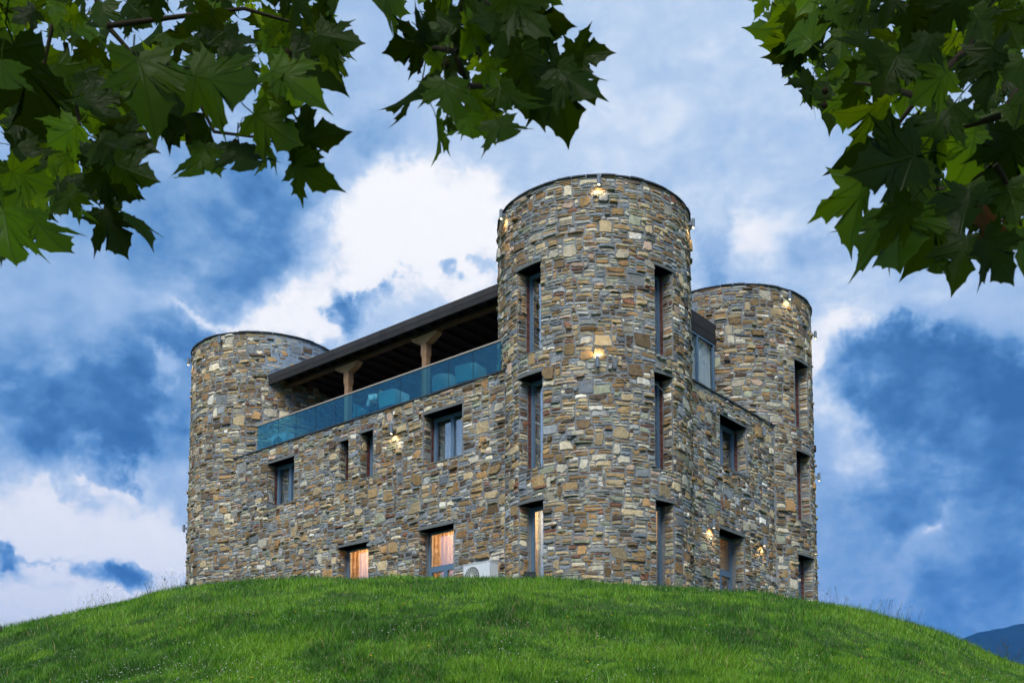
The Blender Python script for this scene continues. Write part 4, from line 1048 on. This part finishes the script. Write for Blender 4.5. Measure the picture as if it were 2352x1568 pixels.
def leaf_mesh(seed):
    r = random.Random(seed); out = [(0.0, 0.0)]
    for x, y in HALF: out.append((x*r.uniform(.93, 1.05)+r.uniform(-.012, .012), y+r.uniform(-.02, .02)))
    out.append((r.uniform(-.03, .03), 1.03))
    for x, y in reversed(HALF): out.append((-x*r.uniform(.93, 1.05)+r.uniform(-.012, .012), y+r.uniform(-.02, .02)))
    fine = []
    for i in range(len(out)):
        (xa, ya), (xb, yb) = out[i], out[(i+1) % len(out)]
        fine.append((xa, ya)); mx, my = (xa+xb)/2, (ya+yb)/2; ln = math.hypot(xb-xa, yb-ya); dd_ = math.hypot(mx, my-.25)+1e-6
        fine.append((mx-mx/dd_*ln*.13, my-(my-.25)/dd_*ln*.13))
    out = fine
    n = len(out); cx_, cy_ = 0.0, 0.22
    fold = r.uniform(0.05, 0.85); droop = r.uniform(-0.1, 0.75); tw = r.uniform(-.6, .6); ph = r.uniform(0, 6)
    def Z(x, y): return fold*abs(x)*(0.4+0.6*abs(x))-droop*(y-0.1)**2*(1 if y > 0 else .3)+tw*x*y+0.035*math.sin(7*x+ph)*math.sin(6*y+ph*1.7)
    vs = [(cx_, cy_, Z(cx_, cy_))]
    for k in (0.35, 0.7, 1.0):
        for x, y in out:
            X = cx_+(x-cx_)*k; Y = cy_+(y-cy_)*k; vs.append((X, Y, Z(X, Y)))
    fs = [(0, 1+i, 1+(i+1) % n) for i in range(n)]
    for b in (0, 1):
        for i in range(n): fs.append((1+b*n+i, 1+(b+1)*n+i, 1+(b+1)*n+(i+1) % n, 1+b*n+(i+1) % n))
    # petiole
    pk = [(0, 0.0, Z(0, 0)-.004), (r.uniform(-.03, .03), -0.18, Z(0, 0)-.03), (r.uniform(-.07, .07), -0.40, Z(0, 0)-.11)]
    o = len(vs)
    for (x, y, z) in pk:
        for k in range(4): vs.append((x+.011*math.cos(k*PI/2), y, z+.011*math.sin(k*PI/2)))
    for q in range(2):
        for k in range(4): fs.append((o+q*4+k, o+q*4+(k+1) % 4, o+q*4+4+(k+1) % 4, o+q*4+4+k))
    me = bpy.data.meshes.new('leaf'); me.from_pydata(vs, [], fs); me.materials.append(M['leaf'])
    me.polygons.foreach_set('use_smooth', [True]*len(fs)); me.update(); return me
LEAVES = [leaf_mesh(100+k) for k in range(16)]
def at(x, y, depth): return ray(x, y)*(depth/ray(x, y).y)
lr = random.Random(21)
def put_leaf(tree, b, t, depth, roll=None, dip=None, mesh=None):
    """leaf with its base and tip seen at photo points b and t, standing at the given distance"""
    P0 = at(*b, depth); P1 = at(*t, depth)
    d = (P1-P0); vis = d.length; d.normalize()
    v = P0.normalized()
    dip = lr.uniform(-0.75, 0.75) if dip is None else dip
    axis = (d*math.cos(dip)+v*math.sin(dip)).normalized()
    Ls = vis/max(0.6, math.cos(dip))
    nrm = -(v-axis*v.dot(axis)).normalized()
    roll = lr.gauss(0, 0.85) if roll is None else roll
    nrm = Matrix.Rotation(roll, 3, axis) @ nrm
    if lr.random() < 0.6: nrm = -nrm
    xax = axis.cross(nrm).normalized()
    m = Matrix((xax, axis, nrm)).transposed().to_4x4()
    o = bpy.data.objects.new('leaf', mesh or lr.choice(LEAVES)); COL.objects.link(o)
    Ls *= 0.99
    o.matrix_basis = Matrix.Translation(P0) @ m @ Matrix.Diagonal((Ls, Ls, Ls, 1))
    adopt(o, tree); return o
def tree_base(x, y, label):
    z = float(hz(x, y)); root = empty('plane_tree', (x, y, z)); tag(root, label, 'tree'); return root
def zl(k, ox, oy): return lambda x, y: (ox+x*k, oy+y*k)
z5 = zl(0.41009, 0, 0); z6 = zl(0.28646, 796.25, 0); z7 = zl(0.42962, 1684.4, 0)
tree_a = tree_base(-3.6, -1.8, 'plane tree whose leafy boughs hang in from the upper left')
tree_b = tree_base(4.4, -1.4, 'plane tree whose leafy boughs hang in from the upper right')
def limb(tree, pts, r0, r1, name='branch', n=7):
    mb = MB(); m = len(pts); tube(mb, pts, [r0+(r1-r0)*i/(m-1) for i in range(m)], n); return mb.build(name, M['bark'], tree, smooth=True)
def px(pts, depth): return [at(x, y, depth+(k*0.05)) for k, (x, y) in enumerate(pts)]
for tr_, bx, by in ((tree_a, -3.6, -1.8), (tree_b, 4.4, -1.4)):
    z0 = float(hz(bx, by)); k = 1 if bx < 0 else -1
    limb(tr_, [(bx, by, z0-.1), (bx, by, z0+.3), (bx+.05*k, by+.05, z0+2.2), (bx+.2*k, by+.2, z0+4.5), (bx+.25*k, by+.35, z0+7.5)], .34, .12, 'trunk', 14)
limb(tree_a, [(-3.5, -1.65, 1.6), (-2.8, 0.3, 2.9)]+px([(120, -260), (200, -60), (246, 60), (303, 123), (360, 150)], 5.3), .034, .006)
limb(tree_a, [(-3.48, -1.6, 2.0), (-1.6, 0.6, 3.5)]+px([(1000, -330), (1075, -40), (1068, 0), (1045, 57), (1051, 137), (1077, 198), (1071, 206)], 3.6), .035, .005)
limb(tree_b, [(4.3, -1.2, 1.4), (3.3, 1.0, 2.3)]+px([(2480, 60), (2352, 193), (2299, 266), (2286, 378), (2226, 541), (2215, 560)], 4.2), .034, .006)
limb(tree_b, [(4.25, -1.2, 2.2), (3.0, 1.2, 3.3)]+px([(2330, -120), (2221, 112), (2110, 223), (2071, 275), (2055, 300)], 4.3), .030, .005)
limb(tree_b, [(4.2, -1.1, 2.6), (3.0, 2.2, 4.6)]+px([(2050, -220), (1935, 40), (1912, 90), (1880, 115), (1820, 120)], 5.6), .036, .006)
limb(tree_b, px([(2286, 378), (2200, 430), (2120, 440), (2040, 437)], 4.2), .012, .004)
for tw in ([(303, 123), (380, 150), (435, 160), (529, 189), (640, 175), (740, 150)], [(380, 150), (427, 176), (492, 303), (595, 316), (690, 345)], [(200, -60), (120, 60), (90, 200), (120, 330), (60, 480)],
           [(150, 100), (176, 246), (205, 435), (250, 470)], [(246, 60), (400, 40), (560, 20), (700, 60), (760, 40)], [(60, 260), (30, 420), (20, 500)]):
    limb(tree_a, px(tw, 4.3), .012, .004)
for tw in ([(1068, -20), (1146, 29), (1169, 80), (1197, 123), (1260, 150)], [(1051, 120), (1000, 110), (975, 130), (960, 170)], [(1077, 198), (1130, 200), (1150, 240)]):
    limb(tree_a, px(tw, 3.55), .011, .004)
for tw in ([(2299, 266), (2220, 290), (2150, 310)], [(2286, 378), (2330, 450), (2345, 520)], [(2240, 500), (2270, 545), (2330, 540)], [(2110, 223), (2040, 200), (1960, 190)]):
    limb(tree_b, px(tw, 3.7), .013, .004)
SEEN = [
 # boughs at the upper left: base and tip of each leaf on the outline
 (tree_a, z5, 3.6, [((20, 1180), (70, 1550)), ((150, 1180), (385, 1480)), ((560, 1090), (935, 1345)), ((570, 1170), (705, 1425)), ((430, 1070), (280, 1215)), ((650, 930), (875, 1010)), ((560, 800), (865, 945)), ((600, 700), (840, 845)),
   ((620, 660), (825, 650)), ((770, 320), (890, 760)), ((980, 560), (1160, 850)), ((1150, 820), (1045, 1125)), ((1340, 810), (1430, 1065)), ((1460, 730), (1550, 980)), ((1640, 800), (1920, 730)), ((1640, 900), (1835, 1080)),
   ((1120, 690), (960, 790)), ((90, 250), (250, 690)), ((60, 640), (295, 740)), ((100, 830), (285, 1035)), ((1420, 640), (1680, 830)), ((1530, 560), (1810, 650)), ((1480, 480), (1760, 545)), ((1520, 400), (1840, 510)), ((1640, 300), (1940, 465)),
   ((1780, 190), (2045, 270)), ((1800, 300), (2010, 420)), ((1700, 110), (1960, 150)), ((1300, 300), (1440, 430)), ((1080, 420), (1540, 560)), ((200, 60), (60, 150)), ((330, 30), (290, 150)), ((440, 80), (300, 110)), ((1850, -30), (1995, 115)),
   ((1650, -60), (1680, 190)), ((180, 40), (10, 220)), ((300, 560), (430, 610)), ((560, 560), (640, 720)), ((470, 560), (700, 690)), ((150, 1000), (10, 1260)), ((60, 960), (270, 1040)), ((520, 960), (740, 1080)), ((480, 1180), (540, 1260)),
   ((10, 330), (30, 640)), ((20, 1320), (190, 1480)), ((430, 700), (240, 840)), ((380, 860), (330, 1010)), ((900, 620), (1000, 740)), ((950, 340), (1120, 560)), ((1250, 180), (1400, 370)), ((1560, 180), (1480, 260))]),
 (tree_a, z6, 3.5, [((600, 620), (395, 1065)), ((790, 640), (900, 1045)), ((1000, 680), (1170, 1045)), ((1200, 950), (1392, 1270)), ((1230, 680), (1530, 1020)), ((1400, 400), (1530, 870)), ((1660, 520), (1770, 1025)), ((1690, 540), (2050, 865)),
   ((1780, 470), (2105, 400)), ((1450, 120), (1840, 228)), ((1200, 120), (1080, 500)), ((650, 350), (285, 430)), ((720, 330), (500, 140)), ((880, 220), (690, 110)), ((720, 940), (775, 1295)), ((960, 910), (1015, 1225)), ((350, -120), (140, 385)),
   ((760, 480), (595, 470)), ((1080, 500), (1240, 660)), ((800, 960), (890, 1055)), ((1300, -60), (1560, 300)), ((1060, -120), (960, 160)), ((1020, 180), (930, 480)), ((1550, -80), (1730, 20)), ((880, 470), (800, 700)), ((860, 100), (780, 20)), ((1300, 130), (1230, 420))]),
 (tree_b, z7, 3.6, [((700, 940), (610, 1305)), ((830, 1180), (625, 1412)), ((880, 1090), (900, 1545)), ((1100, 1110), (970, 1440)), ((1250, 1270), (1168, 1545)), ((1340, 1270), (1505, 1538)), ((1110, 1380), (1045, 1530)), ((1540, 1230), (1560, 1490)),
   ((980, 840), (735, 1125)), ((970, 800), (605, 828)), ((980, 830), (560, 945)), ((830, 540), (530, 695)), ((1120, 640), (1010, 1010)), ((1180, 560), (980, 830)), ((1000, 880), (830, 1110)), ((1300, 700), (1250, 1000)), ((1500, 700), (1420, 1020)),
   ((1460, 1000), (1554, 1240)), ((1260, 1020), (1200, 1280)), ((950, 1080), (800, 1310)), ((1130, 760), (860, 720)), ((1480, 560), (1600, 830)), ((1390, 250), (1330, 560)), ((1150, 380), (930, 580)), ((1250, 340), (1150, 460)), ((1500, 1060), (1350, 1200)),
   ((880, 300), (760, 560)), ((720, 200), (590, 430)), ((1050, 180), (960, 400)), ((1280, 60), (1380, 260)), ((1420, 60), (1554, 260)), ((930, 40), (1080, 230)), ((700, -60), (700, 170)), ((860, -40), (800, 120)), ((1230, -50), (1100, 140)), ((1554, 320), (1420, 560))]),
 (tree_b, z7, 5.4, [((270, 30), (85, 95)), ((320, 120), (105, 215)), ((420, 220), (205, 330)), ((330, 290), (285, 395)), ((420, 410), (358, 635)), ((440, 430), (455, 590)), ((540, 470), (508, 690)), ((620, 470), (590, 670)), ((330, -20), (240, 150)), ((480, 40), (380, 160)), ((420, 90), (300, 180)),
   ((500, 130), (420, 250)), ((560, 230), (500, 400)), ((360, 180), (190, 265)), ((350, 330), (330, 440)), ((460, 300), (480, 420)), ((480, 330), (400, 470)), ((180, -30), (120, 60)), ((560, 60), (500, 150)), ((640, 300), (600, 480)), ((560, 380), (640, 590))]),
]
for tree, zf_, depth, prs in SEEN:
    for b, t in prs:
        put_leaf(tree, zf_(*b), zf_(*t), depth+lr.uniform(-.35, .35), roll=lr.gauss(0, .6), dip=lr.uniform(-.6, .6))
o = put_leaf(tree_b, z7(1345, 1135), z7(1490, 1310), 3.5, roll=1.0); dm = LEAVES[0].copy(); dm.materials.clear(); dm.materials.append(M['dead_leaf']); o.data = dm; o['label'] = 'withered brown leaf'
def inside(poly, x, y):
    c = False; n = len(poly)
    for i in range(n):
        x1, y1 = poly[i]; x2, y2 = poly[(i+1) % n]
        if (y1 > y) != (y2 > y) and x < (x2-x1)*(y-y1)/(y2-y1)+x1: c = not c
    return c
FILL = [(tree_a, [(-40, -40), (800, -40), (790, 60), (770, 130), (640, 150), (560, 190), (470, 190), (420, 210), (330, 230), (300, 300), (310, 400), (300, 480), (210, 440), (120, 500), (30, 540), (-40, 540)], 165, 4.6),
        (tree_a, [(950, -40), (1250, -40), (1270, 60), (1270, 150), (1160, 200), (1060, 210), (980, 140)], 30, 4.0),
        (tree_b, [(1760, -40), (2390, -40), (2390, 590), (2250, 560), (2080, 520), (2130, 380), (2080, 290), (1970, 230), (1880, 130), (1800, 60)], 125, 4.8)]
for tree, poly, n, depth in FILL:
    k = 0; x0 = min(p[0] for p in poly); x1 = max(p[0] for p in poly); y1 = max(p[1] for p in poly)
    while k < n:
        x = lr.uniform(x0, x1); y = lr.uniform(-40, y1)
        if not inside(poly, x, y): continue
        a = lr.gauss(1.57, 0.85); L_ = lr.uniform(50, 100)
        put_leaf(tree, (x-math.cos(a)*L_*.4, y-math.sin(a)*L_*.4), (x+math.cos(a)*L_*.6, y+math.sin(a)*L_*.6), depth+lr.uniform(-.5, 1.3)); k += 1
def ball(tree, x, y, d):
    mb = MB(); c = at(x, y, d); r0 = 0.0145; r = random.Random(int(x)); n, m = 10, 7
    vs = [c+Vector((math.cos(2*PI*i/n)*math.sin(PI*j/m), math.sin(2*PI*i/n)*math.sin(PI*j/m), math.cos(PI*j/m)))*r0*r.uniform(.9, 1.12) for j in range(m+1) for i in range(n)]
    mb.add(vs, [(j*n+i, j*n+(i+1) % n, (j+1)*n+(i+1) % n, (j+1)*n+i) for j in range(m) for i in range(n)], (0.6, 0.5, 0.35))
    tube(mb, [c+Vector((0, 0, r0*.8)), c+Vector((.008, 0, .05)), c+Vector((.02, .01, .10))], .0018, 4, (0.8, 0.9, 0.5))
    mb.build('seed_ball', M['bark'], tree)
for (x, y) in (z5(1318, 805), z5(1612, 300), z6(790, 520)): ball(tree_a, x, y, 3.45)
for (x, y) in (z7(488, 565), z7(490, 488)): ball(tree_b, x, y, 4.6)
# unseen crown leaves, added above and behind the camera to shade the boughs
def shade_crown(tree, boxes, n, seed):
    r = random.Random(seed); src = []
    for me in LEAVES[:4]: src.append(([Vector(v.co) for v in me.vertices], [tuple(p.vertices) for p in me.polygons]))
    simp = []
    for me in LEAVES[:4]:
        nn = 2*(1+2*len(HALF)+1); vs = [me.vertices[0].co.copy()]+[me.vertices[1+2*nn+i].co.copy() for i in range(0, nn, 4)]; m_ = len(vs)-1
        simp.append((vs, [(0, 1+i, 1+(i+1) % m_) for i in range(m_)]))
    mb = MB(); k = 0
    while k < n:
        bx_ = r.choice(boxes); p = Vector((r.uniform(bx_[0], bx_[1]), r.uniform(bx_[2], bx_[3]), r.uniform(bx_[4], bx_[5])))
        if p.y > 0.1 and p.z < 0.86*p.y+0.55: continue
        vs, fs = r.choice(simp); s_ = r.uniform(.16, .26)
        R_ = Euler((r.gauss(0, .6), r.gauss(0, .6), r.uniform(0, 6.28))).to_matrix()
        mb.add([p+(R_ @ v)*s_ for v in vs], fs); k += 1
    o = mb.build('shade_crown', M['leaf'], tree); tag(o, kind='stuff'); return o
shade_crown(tree_a, [(-6.5, 0.6, -5, 4.2, 3.0, 6.8)], 2100, 1)
shade_crown(tree_b, [(0.6, 7, -5, 4.6, 3.0, 6.8)], 2100, 2)

# ---------------------------------------------------------------- air between here and the mountain
hb = MB(); x0, x1, y0, y1, za, zb = -9500, 9500, -3500, 9500, -40, 1150
hb.add([(x0, y0, za), (x1, y0, za), (x1, y1, za), (x0, y1, za), (x0, y0, zb), (x1, y0, zb), (x1, y1, zb), (x0, y1, zb)], [tuple(reversed(f)) for f in BOXF])
hm, ht, ho = new_mat('haze'); hg = G(ht)
hv = hg.n('ShaderNodeVolumePrincipled', {'Color': (0.07, 0.36, 1.0, 1), 'Density': 0.00011, 'Anisotropy': 0.0}); ht.links.new(hv.outputs[0], ho.inputs['Volume'])
tag(hb.build('haze', hm), 'thin blue haze over the far land', 'haze', kind='stuff')
